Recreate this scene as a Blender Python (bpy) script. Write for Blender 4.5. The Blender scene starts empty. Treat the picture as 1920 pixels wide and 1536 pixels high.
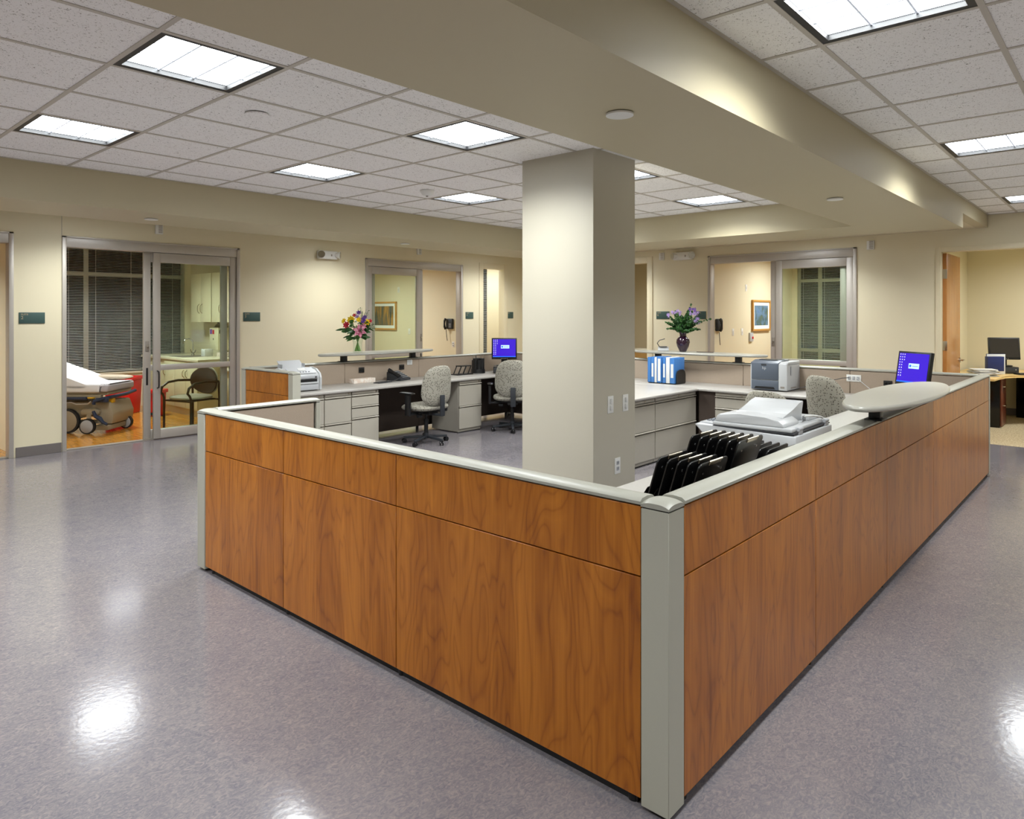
import bpy, bmesh, math, random
from mathutils import Vector, Matrix
random.seed(7)
S = bpy.context.scene
C = S.collection
R = math.radians

# ------------------------------------------------------------------ camera, world, exposure
CAMZ = 1.6
YAW = 41.869
cam = bpy.data.cameras.new('camera'); cam.sensor_fit = 'HORIZONTAL'; cam.sensor_width = 36
cam.lens = 36*1307.65/1920; cam.shift_y = -(768-590)/1920; cam.clip_start = .05
co = bpy.data.objects.new('camera', cam); C.objects.link(co); S.camera = co
co.location = (0, 0, CAMZ); co.rotation_euler = (R(90), 0, R(YAW-90))
w = bpy.data.worlds.new('night'); S.world = w; w.use_nodes = True
w.node_tree.nodes['Background'].inputs[0].default_value = (.30, .36, .5, 1)
w.node_tree.nodes['Background'].inputs[1].default_value = .05
vs = S.view_settings; vs.view_transform = 'Standard'; vs.look = 'None'; vs.gamma = 1; vs.use_curve_mapping = False
vs.exposure = 0.05
TROFFER_W = 34.0      # light of one 2x2 troffer
ROOM_W = 30.0

# ------------------------------------------------------------------ colour + materials
def lin(c):
    return tuple(((v/255)/12.92 if v/255 <= .04045 else ((v/255+.055)/1.055)**2.4) for v in c)+(1,)
MATS = {}
def mat(name, rgb, rough=.5, metal=0, spec=.5, bump=None, mix=None, emit=None, coat=0):
    """rgb in sRGB 0-255. mix=(rgb2, scale, lo, hi, kind) second colour by noise; bump=(scale, strength)"""
    m = bpy.data.materials.new(name); m.use_nodes = True; nt = m.node_tree
    b = nt.nodes['Principled BSDF']; b.inputs['Base Color'].default_value = lin(rgb)
    b.inputs['Roughness'].default_value = rough; b.inputs['Metallic'].default_value = metal
    b.inputs['Specular IOR Level'].default_value = spec; b.inputs['Coat Weight'].default_value = coat
    tc = nt.nodes.new('ShaderNodeTexCoord')
    if mix:
        rgb2, sc, lo, hi = mix[:4]
        n = nt.nodes.new('ShaderNodeTexNoise'); n.inputs['Scale'].default_value = sc; n.inputs['Detail'].default_value = 4
        nt.links.new(tc.outputs['Object'], n.inputs['Vector'])
        r = nt.nodes.new('ShaderNodeValToRGB'); r.color_ramp.elements[0].position = lo; r.color_ramp.elements[1].position = hi
        r.color_ramp.elements[0].color = lin(rgb); r.color_ramp.elements[1].color = lin(rgb2)
        nt.links.new(n.outputs['Fac'], r.inputs['Fac']); nt.links.new(r.outputs['Color'], b.inputs['Base Color'])
    if bump:
        n2 = nt.nodes.new('ShaderNodeTexNoise'); n2.inputs['Scale'].default_value = bump[0]; n2.inputs['Detail'].default_value = 3
        nt.links.new(tc.outputs['Object'], n2.inputs['Vector'])
        bp = nt.nodes.new('ShaderNodeBump'); bp.inputs['Strength'].default_value = bump[1]; bp.inputs['Distance'].default_value = .002
        nt.links.new(n2.outputs['Fac'], bp.inputs['Height']); nt.links.new(bp.outputs['Normal'], b.inputs['Normal'])
    if emit:
        b.inputs['Emission Color'].default_value = lin(emit[0]); b.inputs['Emission Strength'].default_value = emit[1]
    MATS[name] = m
    return m

def N(nt, t, **k):
    n = nt.nodes.new('ShaderNode'+t)
    for a, v in k.items():
        if a in n.inputs: n.inputs[a].default_value = v
        else: setattr(n, a, v)
    return n

def wood_mat(name, dark, mid, light, rough=.35, fine=.55, swirl=9.0):
    """vertical cathedral grain in object space (X width, Z up), shifted for each object"""
    m = bpy.data.materials.new(name); m.use_nodes = True; nt = m.node_tree; L = nt.links.new
    b = nt.nodes['Principled BSDF']; b.inputs['Roughness'].default_value = rough
    tc = N(nt, 'TexCoord'); oi = N(nt, 'ObjectInfo')
    mul = N(nt, 'Math', operation='MULTIPLY'); mul.inputs[1].default_value = 37.0; L(oi.outputs['Random'], mul.inputs[0])
    cmb = N(nt, 'CombineXYZ'); L(mul.outputs[0], cmb.inputs[0]); L(mul.outputs[0], cmb.inputs[1]); L(mul.outputs[0], cmb.inputs[2])
    add = N(nt, 'VectorMath', operation='ADD'); L(tc.outputs['Object'], add.inputs[0]); L(cmb.outputs[0], add.inputs[1])
    mp = N(nt, 'Mapping'); mp.inputs['Scale'].default_value = (5.2, .4, 1.15); L(add.outputs[0], mp.inputs['Vector'])
    n1 = N(nt, 'TexNoise', Scale=1.0, Detail=2.2, Roughness=.45, Distortion=.5); L(mp.outputs[0], n1.inputs['Vector'])
    k = N(nt, 'Math', operation='MULTIPLY'); k.inputs[1].default_value = swirl; L(n1.outputs['Fac'], k.inputs[0])
    fr = N(nt, 'Math', operation='PINGPONG'); fr.inputs[1].default_value = .5; L(k.outputs[0], fr.inputs[0])
    r1 = N(nt, 'ValToRGB'); r1.color_ramp.elements[0].position = .0; r1.color_ramp.elements[1].position = .5
    r1.color_ramp.elements[0].color = (0.32,)*3+(1,); r1.color_ramp.elements[1].color = (.68,)*3+(1,)
    e = r1.color_ramp.elements.new(.12); e.color = (.55,)*3+(1,)
    L(fr.outputs[0], r1.inputs['Fac'])
    mp2 = N(nt, 'Mapping'); mp2.inputs['Scale'].default_value = (75, 5, 2.2); L(add.outputs[0], mp2.inputs['Vector'])
    n2 = N(nt, 'TexNoise', Scale=1.0, Detail=5, Roughness=.6); L(mp2.outputs[0], n2.inputs['Vector'])
    mp3 = N(nt, 'Mapping'); mp3.inputs['Scale'].default_value = (9, 1, .8); L(add.outputs[0], mp3.inputs['Vector'])
    n3 = N(nt, 'TexNoise', Scale=1.0, Detail=2); L(mp3.outputs[0], n3.inputs['Vector'])
    mx = N(nt, 'Mix', data_type='FLOAT'); mx.inputs[0].default_value = fine
    L(r1.outputs['Color'], mx.inputs[2]); L(n2.outputs['Fac'], mx.inputs[3])
    mx2 = N(nt, 'Mix', data_type='FLOAT'); mx2.inputs[0].default_value = .38
    L(mx.outputs[0], mx2.inputs[2]); L(n3.outputs['Fac'], mx2.inputs[3])
    cr = N(nt, 'ValToRGB'); cr.color_ramp.elements[0].position = .34; cr.color_ramp.elements[1].position = .68
    cr.color_ramp.elements[0].color = lin(dark); cr.color_ramp.elements[1].color = lin(light)
    e = cr.color_ramp.elements.new(.5); e.color = lin(mid)
    L(mx2.outputs[0], cr.inputs['Fac']); L(cr.outputs['Color'], b.inputs['Base Color'])
    MATS[name] = m
    return m

def floor_mat():
    m = bpy.data.materials.new('marbled_sheet_floor'); m.use_nodes = True; nt = m.node_tree; L = nt.links.new
    b = nt.nodes['Principled BSDF']; tc = N(nt, 'TexCoord')
    n1 = N(nt, 'TexNoise', Scale=2.6, Detail=6, Roughness=.7, Distortion=1.2); L(tc.outputs['Object'], n1.inputs['Vector'])
    r1 = N(nt, 'ValToRGB'); e = r1.color_ramp.elements
    e[0].position = .36; e[0].color = lin((110, 110, 116)); e[1].position = .66; e[1].color = lin((124, 122, 124))
    L(n1.outputs['Fac'], r1.inputs['Fac'])
    mp = N(nt, 'Mapping'); mp.inputs['Scale'].default_value = (30, 48, 40); mp.inputs['Rotation'].default_value = (0, 0, .5)
    L(tc.outputs['Object'], mp.inputs['Vector'])
    n2 = N(nt, 'TexNoise', Scale=1.0, Detail=5, Roughness=.68, Distortion=2.2); L(mp.outputs[0], n2.inputs['Vector'])
    r2 = N(nt, 'ValToRGB'); e = r2.color_ramp.elements
    e[0].position = .33; e[0].color = lin((80, 77, 92)); e[1].position = .68; e[1].color = lin((158, 142, 138))
    f = e.new(.5); f.color = lin((118, 110, 114))
    L(n2.outputs['Fac'], r2.inputs['Fac'])
    mx = N(nt, 'Mix', data_type='RGBA'); mx.inputs[0].default_value = .5
    L(r1.outputs['Color'], mx.inputs[6]); L(r2.outputs['Color'], mx.inputs[7]); L(mx.outputs[2], b.inputs['Base Color'])
    b.inputs['Roughness'].default_value = .145
    b.inputs['Specular IOR Level'].default_value = .55
    n3 = N(nt, 'TexNoise', Scale=38, Detail=2, Roughness=.5); L(tc.outputs['Object'], n3.inputs['Vector'])
    bp = N(nt, 'Bump'); bp.inputs['Strength'].default_value = .16; bp.inputs['Distance'].default_value = .0022
    L(n3.outputs['Fac'], bp.inputs['Height']); L(bp.outputs['Normal'], b.inputs['Normal'])
    MATS['floor'] = m
    return m

def tile_mat():
    m = bpy.data.materials.new('fissured_tile'); m.use_nodes = True; nt = m.node_tree; L = nt.links.new
    b = nt.nodes['Principled BSDF']; b.inputs['Roughness'].default_value = .9
    tc = N(nt, 'TexCoord'); oi = N(nt, 'ObjectInfo')
    mul = N(nt, 'Math', operation='MULTIPLY'); mul.inputs[1].default_value = 19.0; L(oi.outputs['Random'], mul.inputs[0])
    add = N(nt, 'VectorMath', operation='ADD'); L(tc.outputs['Object'], add.inputs[0]); L(mul.outputs[0], add.inputs[1])
    n = N(nt, 'TexNoise', Scale=88, Detail=3, Roughness=.6, Distortion=1.6); L(add.outputs[0], n.inputs['Vector'])
    r = N(nt, 'ValToRGB'); e = r.color_ramp.elements
    e[0].position = .345; e[0].color = lin((122, 112, 102)); e[1].position = .39; e[1].color = lin((252, 250, 248))
    L(n.outputs['Fac'], r.inputs['Fac']); L(r.outputs['Color'], b.inputs['Base Color'])
    bp = N(nt, 'Bump'); bp.inputs['Strength'].default_value = .4; bp.inputs['Distance'].default_value = .003
    L(r.outputs['Color'], bp.inputs['Height']); L(bp.outputs['Normal'], b.inputs['Normal'])
    MATS['tile'] = m

def dash_fabric(name, base, dark):
    m = bpy.data.materials.new(name); m.use_nodes = True; nt = m.node_tree; L = nt.links.new
    b = nt.nodes['Principled BSDF']; b.inputs['Roughness'].default_value = .9
    tc = N(nt, 'TexCoord'); v = N(nt, 'TexVoronoi', Scale=50.0); v.inputs['Randomness'].default_value = .75
    L(tc.outputs['Object'], v.inputs['Vector'])
    r = N(nt, 'ValToRGB'); e = r.color_ramp.elements
    e[0].position = .30; e[0].color = lin(dark); e[1].position = .36; e[1].color = lin(base)
    L(v.outputs['Distance'], r.inputs['Fac'])
    n = N(nt, 'TexNoise', Scale=260, Detail=2); L(tc.outputs['Object'], n.inputs['Vector'])
    mx = N(nt, 'Mix', data_type='RGBA', blend_type='MULTIPLY'); mx.inputs[0].default_value = .25
    L(r.outputs['Color'], mx.inputs[6]); L(n.outputs['Color'], mx.inputs[7]); L(mx.outputs[2], b.inputs['Base Color'])
    MATS[name] = m

def glass_mat(name, tint=(.93, .97, .95), rough=.0, strength=1.0):
    m = bpy.data.materials.new(name); m.use_nodes = True; nt = m.node_tree; L = nt.links.new
    for n in list(nt.nodes):
        if n.type == 'BSDF_PRINCIPLED': nt.nodes.remove(n)
    out = [n for n in nt.nodes if n.type == 'OUTPUT_MATERIAL'][0]
    t = N(nt, 'BsdfTransparent'); t.inputs[0].default_value = tint+(1,)
    g = N(nt, 'BsdfGlossy'); g.inputs['Roughness'].default_value = rough
    f = N(nt, 'Fresnel'); f.inputs['IOR'].default_value = 1.45
    gm = N(nt, 'NewGeometry'); fb = N(nt, 'Math', operation='SUBTRACT'); fb.inputs[0].default_value = strength; fm = N(nt, 'Math', operation='MULTIPLY')
    fm.inputs[1].default_value = strength; L(gm.outputs['Backfacing'], fm.inputs[0]); L(fm.outputs[0], fb.inputs[1])   # only front faces mirror
    k = N(nt, 'Math', operation='MULTIPLY'); L(fb.outputs[0], k.inputs[1]); L(f.outputs[0], k.inputs[0])
    mx = N(nt, 'MixShader'); L(k.outputs[0], mx.inputs[0]); L(t.outputs[0], mx.inputs[1]); L(g.outputs[0], mx.inputs[2])
    L(mx.outputs[0], out.inputs['Surface'])
    MATS[name] = m

def stripes_art(name, cols, scale, horiz=False):
    m = bpy.data.materials.new(name); m.use_nodes = True; nt = m.node_tree; L = nt.links.new
    b = nt.nodes['Principled BSDF']; b.inputs['Roughness'].default_value = .3
    tc = N(nt, 'TexCoord'); mp = N(nt, 'Mapping'); mp.inputs['Scale'].default_value = scale; L(tc.outputs['Object'], mp.inputs['Vector'])
    n = N(nt, 'TexNoise', Scale=1.0, Detail=4, Roughness=.6, Distortion=.3); L(mp.outputs[0], n.inputs['Vector'])
    r = N(nt, 'ValToRGB'); e = r.color_ramp.elements
    e[0].position = .3; e[0].color = lin(cols[0]); e[1].position = .72; e[1].color = lin(cols[-1])
    for i, c in enumerate(cols[1:-1]):
        q = e.new(.3+.42*(i+1)/(len(cols)-1)); q.color = lin(c)
    L(n.outputs['Fac'], r.inputs['Fac']); L(r.outputs['Color'], b.inputs['Base Color'])
    MATS[name] = m

WALLC = (226, 217, 188)
mat('wall', WALLC, .6, bump=(160, .08))
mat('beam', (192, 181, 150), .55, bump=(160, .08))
mat('pillar', (196, 190, 173), .6, bump=(160, .08))
mat('plaster_ceiling', (214, 204, 178), .7)
mat('slab', (190, 182, 172), .9)
mat('tee', (196, 189, 178), .5)
mat('white_enamel', (232, 232, 228), .4)
mat('black_metal', (16, 16, 18), .45)
mat('black_plastic', (22, 22, 24), .38)
mat('black_gloss', (8, 8, 9), .16)
mat('dark_grey_plastic', (52, 54, 58), .45)
mat('charcoal', (40, 43, 48), .5)
mat('baseboard', (112, 106, 104), .45)
mat('trimpaint', (226, 215, 184), .45)
mat('aluminium', (186, 180, 172), .42, metal=.35, spec=.5)
mat('aluminium_dark', (150, 143, 134), .45, metal=.35)
mat('chrome', (210, 210, 210), .15, metal=1)
mat('nickel', (196, 186, 168), .28, metal=1)
mat('rubber', (34, 35, 38), .6)
mat('greige_metal', (170, 168, 155), .42)
mat('cap_metal', (156, 155, 145), .4)
mat('cabinet_metal', (168, 162, 150), .42)
mat('cabinet_shade', (160, 153, 141), .45)
mat('laminate', (172, 168, 163), .34, bump=None, mix=((166, 162, 156), 60, .3, .7))
mat('fabric_panel', (172, 156, 139), .95, bump=(900, .5), mix=((158, 142, 126), 420, .35, .65))
mat('core_and_knee_shade', (74, 62, 54), .8)  # dark brown of the partition core, also painted as shade below the worktops
mat('white_plastic', (186, 188, 190), .35)
mat('grey_white_plastic', (172, 174, 178), .38)
mat('slate_plastic', (84, 92, 104), .42)
mat('paper', (216, 216, 214), .8)
mat('blue_vinyl', (62, 118, 184), .38)
mat('navy', (30, 44, 98), .4)
mat('sign_teal', (58, 84, 80), .5)
mat('sign_text', (182, 160, 128), .5)
mat('sheet', (236, 236, 240), .85, bump=(20, .3))
mat('sheet_grey', (188, 184, 190), .85, bump=(20, .3))
mat('bed_taupe', (158, 146, 124), .45)
mat('bed_navy', (40, 52, 78), .4)
mat('red_plastic', (206, 28, 30), .3)
mat('yellow_plastic', (228, 178, 30), .4)
mat('cabinet_cream', (226, 218, 186), .45)
mat('counter_cream', (224, 216, 192), .35)
mat('seat_vinyl', (186, 172, 150), .5)
mat('brown_shell', (70, 50, 38), .4)
mat('bronze_frame', (72, 60, 48), .4, metal=.4)
mat('slat', (206, 208, 204), .4)
mat('mullion', (206, 206, 190), .45)
mat('maple_frame', (196, 146, 72), .4)
mat('mat_board', (232, 238, 236), .8)
mat('carpet', (190, 174, 142), 1, mix=((146, 130, 100), 70, .4, .6), bump=(200, .8))
mat('desk_maple', (222, 188, 124), .35)
mat('vase_purple', (44, 20, 40), .08, coat=.5)
mat('leaf', (52, 104, 38), .5, mix=((34, 72, 30), 18, .35, .65))
mat('leaf_light', (96, 140, 56), .5)
mat('stem_green', (96, 140, 44), .4)
mat('petal_yellow', (248, 214, 20), .6)
mat('petal_pink', (206, 96, 134), .6, mix=((236, 180, 196), 40, .4, .6))
mat('petal_red', (196, 40, 62), .6)
mat('petal_purple', (112, 74, 160), .6)
mat('petal_lilac', (176, 150, 204), .6)
mat('gold_label', (150, 120, 90), .5)
mat('screen_blue', (30, 10, 150), .3, emit=((62, 16, 196), .8))
mat('screen_dialog', (170, 200, 240), .3, emit=((176, 206, 248), .85))
mat('screen_bar', (20, 90, 230), .3, emit=((30, 100, 236), .8))
mat('screen_icon', (220, 225, 240), .3, emit=((210, 215, 245), .7))
mat('screen_off', (44, 41, 40), .2)
mat('tissue_box', (226, 206, 190), .7, mix=((240, 232, 222), 30, .4, .6))
mat('diffuser', (250, 252, 255), .5, emit=((240, 248, 255), 7.0))
mat('lens_line', (200, 206, 216), .5, emit=((200, 210, 225), .35))
mat('night_glass', (10, 13, 18), .06)
mat('terracotta_wood', (104, 48, 30), .3)
floor_mat(); tile_mat()
wood_mat('cherry', (124, 63, 7), (160, 92, 16), (191, 118, 33), .32, fine=.45, swirl=13)
wood_mat('door_maple', (176, 116, 58), (190, 130, 70), (202, 146, 84), .25, fine=.8, swirl=3)
wood_mat('vinyl_wood', (150, 96, 30), (180, 122, 44), (202, 146, 66), .18, fine=.8, swirl=3)
dash_fabric('chair_fabric', (164, 160, 147), (100, 94, 84))
mat('black_board', (20, 20, 21), .32)
glass_mat('pane_glass', (.93, .97, .93))
glass_mat('vase_glass', (.96, .99, .97), strength=1.2)
stripes_art('art_forest', [(40, 56, 60), (70, 84, 84), (120, 100, 62), (176, 130, 60), (200, 160, 70)], (22, 22, 2.4))
stripes_art('art_sea', [(70, 110, 170), (110, 140, 170), (80, 100, 90), (150, 150, 80)], (5, 5, 5))

# ------------------------------------------------------------------ mesh helpers
class MB:
    def __init__(s): s.bm = bmesh.new()
    def _add(s, verts, faces):
        v = [s.bm.verts.new(p) for p in verts]
        for f in faces:
            try: s.bm.faces.new([v[i] for i in f])
            except ValueError: pass
        return v
    def box(s, x0, x1, y0, y1, z0, z1, bev=0, seg=2):
        if x0 > x1: x0, x1 = x1, x0
        if y0 > y1: y0, y1 = y1, y0
        v = s._add([(x0,y0,z0),(x1,y0,z0),(x1,y1,z0),(x0,y1,z0),(x0,y0,z1),(x1,y0,z1),(x1,y1,z1),(x0,y1,z1)],
                   [(3,2,1,0),(4,5,6,7),(0,1,5,4),(1,2,6,5),(2,3,7,6),(3,0,4,7)])
        if bev > 0:
            ed = {e for q in v for e in q.link_edges}
            bmesh.ops.bevel(s.bm, geom=list(ed), offset=bev, segments=seg, affect='EDGES', profile=.5)
        return s
    def prism(s, poly, plane, a, b, bev=0):
        def P(p, t):
            return {'xz': (p[0], t, p[1]), 'yz': (t, p[0], p[1]), 'xy': (p[0], p[1], t)}[plane]
        n = len(poly)
        v = s._add([P(p, a) for p in poly]+[P(p, b) for p in poly],
               [tuple(range(n)), tuple(range(2*n-1, n-1, -1))]+[(i, i+n, (i+1) % n+n, (i+1) % n) for i in range(n)])
        if bev > 0:
            ed = {e for q in v for e in q.link_edges}
            bmesh.ops.bevel(s.bm, geom=list(ed), offset=bev, segments=2, affect='EDGES', profile=.5)
        return s
    def cyl(s, p0, p1, r0, r1=None, n=16):
        r1 = r0 if r1 is None else r1
        p0 = Vector(p0); p1 = Vector(p1); d = (p1-p0).normalized()
        q = Vector((0,0,1)).rotation_difference(d)
        A = [p0+q@Vector((r0*math.cos(2*math.pi*i/n), r0*math.sin(2*math.pi*i/n), 0)) for i in range(n)]
        B = [p1+q@Vector((r1*math.cos(2*math.pi*i/n), r1*math.sin(2*math.pi*i/n), 0)) for i in range(n)]
        s._add(A+B, [tuple(range(n-1,-1,-1)), tuple(range(n, 2*n))]+[(i, (i+1) % n, (i+1) % n+n, i+n) for i in range(n)])
        return s
    def tube(s, pts, r, n=8):
        pts = [Vector(p) for p in pts]; rings = []; up = Vector((0,0,1)); prev = None
        for i, p in enumerate(pts):
            d = (pts[min(i+1, len(pts)-1)]-pts[max(i-1, 0)]).normalized()
            if prev is None:
                a = d.cross(up)
                if a.length < .01: a = d.cross(Vector((1,0,0)))
            else: a = prev-d*prev.dot(d)
            a.normalize(); prev = a; b = d.cross(a)
            rr = r[i] if isinstance(r, (list, tuple)) else r
            rings.append([s.bm.verts.new(p+(a*math.cos(2*math.pi*k/n)+b*math.sin(2*math.pi*k/n))*rr) for k in range(n)])
        for A, B in zip(rings, rings[1:]):
            for k in range(n): s.bm.faces.new((A[k], A[(k+1) % n], B[(k+1) % n], B[k]))
        s.bm.faces.new(rings[0][::-1]); s.bm.faces.new(rings[-1])
        return s
    def lathe(s, prof, c=(0,0,0), n=24):
        rings = [[s.bm.verts.new((c[0]+r*math.cos(2*math.pi*k/n), c[1]+r*math.sin(2*math.pi*k/n), c[2]+z)) for k in range(n)] for r, z in prof]
        for A, B in zip(rings, rings[1:]):
            for k in range(n): s.bm.faces.new((A[k], A[(k+1) % n], B[(k+1) % n], B[k]))
        s.bm.faces.new(rings[0][::-1]); s.bm.faces.new(rings[-1])
        return s
    def pillow(s, c, ra, rb, rc, axis='z', n=3.2, m=2.4, nu=32, nv=12, f=None):
        """superellipsoid: outline exponent n in plane (a,b), profile exponent m through thin axis; f deforms (x,y,z)"""
        def sp(t, e): return math.copysign(abs(t)**(2/e), t)
        rings = []
        for j in range(1, nv):
            ph = -math.pi/2+math.pi*j/nv
            h = rc*sp(math.sin(ph), m); k = abs(math.cos(ph))**(2/m)
            row = []
            for i in range(nu):
                t = 2*math.pi*i/nu
                a = ra*k*sp(math.cos(t), n); b = rb*k*sp(math.sin(t), n)
                p = {'z': (a, b, h), 'y': (a, -h, b), 'x': (h, a, b)}[axis]
                if f: p = f(*p)
                row.append(s.bm.verts.new((c[0]+p[0], c[1]+p[1], c[2]+p[2])))
            rings.append(row)
        for A, B in zip(rings, rings[1:]):
            for k in range(nu): s.bm.faces.new((A[k], A[(k+1) % nu], B[(k+1) % nu], B[k]))
        for row, sg in ((rings[0], -1), (rings[-1], 1)):
            s.bm.faces.new(row[::-1] if sg < 0 else row)
        return s
    def xf(s, M):
        bmesh.ops.transform(s.bm, matrix=M, verts=s.bm.verts); return s
    def build(s, name, m, parent=None, loc=(0,0,0), rz=0, rot=None, flat=False):
        me = bpy.data.meshes.new(name); bmesh.ops.recalc_face_normals(s.bm, faces=s.bm.faces); s.bm.to_mesh(me); s.bm.free()
        if not flat:
            for p in me.polygons: p.use_smooth = True
            me.set_sharp_from_angle(angle=R(38))
        me.materials.append(MATS[m] if isinstance(m, str) else m)
        o = bpy.data.objects.new(name, me); C.objects.link(o); o.location = loc
        o.rotation_euler = rot if rot else (0, 0, rz)
        if parent: o.parent = parent
        return o

def thing(name, label, cat, loc=(0,0,0), rz=0, group=None):
    o = bpy.data.objects.new(name, None); C.objects.link(o); o.location = loc; o.rotation_euler = (0, 0, rz)
    o.empty_display_size = .1
    return tag(o, label, cat, group)
def tag(o, label, cat, group=None):
    o['label'] = label; o['category'] = cat
    if group: o['group'] = group
    return o
def struct(o): o['kind'] = 'structure'; return o
def kids(o): return [q for q in ALLCH.get(o.name, [])]
def copy_tree(o, parent=None):
    c = o.copy(); C.objects.link(c)
    if parent: c.parent = parent
    for ch in [q for q in bpy.data.objects if q.parent == o]: copy_tree(ch, c)
    return c
def put(o, loc, rz, label, group=None):
    o.location = loc; o.rotation_euler = (0, 0, rz); o['label'] = label
    if group: o['group'] = group
    return o
def text(name, s, size, m, parent, loc, rot, ext=.0006):
    cu = bpy.data.curves.new(name, 'FONT'); cu.body = s; cu.size = size; cu.extrude = ext
    t = bpy.data.objects.new('tmp', cu); C.objects.link(t)
    bpy.context.view_layer.update()
    me = bpy.data.meshes.new_from_object(t.evaluated_get(bpy.context.evaluated_depsgraph_get()))
    bpy.data.objects.remove(t)
    me.materials.clear(); me.materials.append(MATS[m])
    o = bpy.data.objects.new(name, me); C.objects.link(o); o.location = loc; o.rotation_euler = rot
    if parent: o.parent = parent
    return o

# ------------------------------------------------------------------ room geometry constants
CZ = 2.82          # tile ceiling
BZ = 2.51          # underside of the beams
WY = 9.33          # left wall face (parallel to x)
WX = 10.24         # right wall face (parallel to y)
XL, YB = -4.0, -4.5
G = .61

# ------------------------------------------------------------------ lights in the ceiling (troffers)
def troffer(x, y, z, watts, label, group='square ceiling troffers', spread=142, parts=True):
    t = thing('ceiling_light', label, 'light', (x, y, z), 0, group)
    f = MB(); a, b = .299, .263
    f.box(-a, a, -a, -b, .001, .034); f.box(-a, a, b, a, .001, .034)
    f.box(-a, -b, -b, b, .001, .034); f.box(b, a, -b, b, .001, .034)
    f.build('frame', 'black_metal', t)
    MB().box(-b, b, -b, b, .027, .032).build('diffuser', 'diffuser', t)
    if parts:
        g = MB()
        for k in (-1, 1):
            q = k*b/3
            g.box(q-.0045, q+.0045, -b, b, .0195, .0225); g.box(-b, b, q-.0045, q+.0045, .0196, .0226)
        g.build('lens_grid', 'lens_line', t)
    ld = bpy.data.lights.new('lamp', 'AREA'); ld.shape = 'SQUARE'; ld.size = .52; ld.energy = watts; ld.spread = R(spread)
    ld.color = (.965, 1.0, .985)
    lo = bpy.data.objects.new('lamp', ld); C.objects.link(lo); lo.parent = t; lo.location = (0, 0, .024)
    return t

def gx(i): return G*i+G/2
def gy(i): return G*(i+.12)+G/2
L_LIGHTS = {}
names = {(2,5): 'large square ceiling light at upper left beside the wide beam', (2,8): 'square ceiling light at far left near the left beam',
         (5,8): 'square ceiling light above the flower arrangement shelf', (5,5): 'square ceiling light just left of the pillar top',
         (8,8): 'small square ceiling light beside the smoke detector left of pillar', (8,5): 'square ceiling light partly hidden behind the pillar top',
         (11,5): 'square ceiling light right of the pillar above the dark vase', (11,8): 'square ceiling light hidden behind the pillar'}
LL = [(i, j) for i in (-1, 2, 5, 8, 11) for j in (5, 8)]
for (i, j) in LL:
    troffer(gx(i), gy(j), CZ, TROFFER_W, names.get((i, j), 'square ceiling light outside the frame at left'))
RXO = .4*G; RYO = 1.066   # right ceiling grid: seams x = G*k+RXO, y = RYO+G*k
rn = {0: 'largest square ceiling light at the top right corner', 1: 'second square ceiling light from the top right, above the counter', 2: 'far square ceiling light above the office door'}
for n, i in enumerate((4, 9, 14)):
    troffer(G*i+RXO+G/2, RYO-G/2, CZ, TROFFER_W*1.1, rn[n])
for i in (-1,):  # off-frame troffer added for more light
    troffer(G*i+RXO+G/2, RYO-G/2, CZ, TROFFER_W, 'unseen square ceiling light added behind the camera')
for i in (-1, 4, 9, 14):  # unseen row of troffers added off-frame for its light
    troffer(G*i+RXO+G/2, RYO-G/2-G*5, CZ, TROFFER_W*1.2, 'unseen square ceiling light added outside the frame at right', 'ceiling lights added outside the frame at right for lighting')
LCZ = 2.78         # left corridor ceiling
for x in (-.6, 2.72, 6.07, 9.42):
    troffer(x, 8.36, LCZ, TROFFER_W*.95, 'square light in the left corridor ceiling hidden above the beam', 'lights hidden above the left corridor', 138)
RCZ = 2.665        # right corridor ceiling
for y in (6.6, 3.4):
    troffer(9.42, y, RCZ, TROFFER_W*.8, 'square light in the right corridor ceiling hidden above the beam', 'lights hidden above the right corridor', 132)

# ------------------------------------------------------------------ floors
f = struct(MB().box(XL, WX+.12, YB, WY+.03, -.1, 0).build('floor', 'floor', flat=True))
struct(MB().box(XL, 15.2, WY+.03, 14.2, -.1, .0).build('floor', 'vinyl_wood', flat=True))
struct(MB().box(WX+.12, 15.2, 2.15, WY+.03, -.1, .0).build('floor', 'vinyl_wood', flat=True))
struct(MB().box(WX+.12, 15.2, YB, 2.15, -.1, .002).build('floor', 'carpet', flat=True))

# ------------------------------------------------------------------ ceilings and beams
ceil = struct(MB().box(XL-.15, 15.3, YB-.15, 14.4, 2.87, 3.0).build('ceiling', 'slab', flat=True))
struct(MB().box(XL, WX+1.0, 7.4, WY, LCZ+.034, LCZ+.06).build('ceiling', 'plaster_ceiling', flat=True))
struct(MB().box(8.6, WX, 1.48, 7.4, RCZ+.034, RCZ+.06).build('ceiling', 'plaster_ceiling', flat=True))
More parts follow.
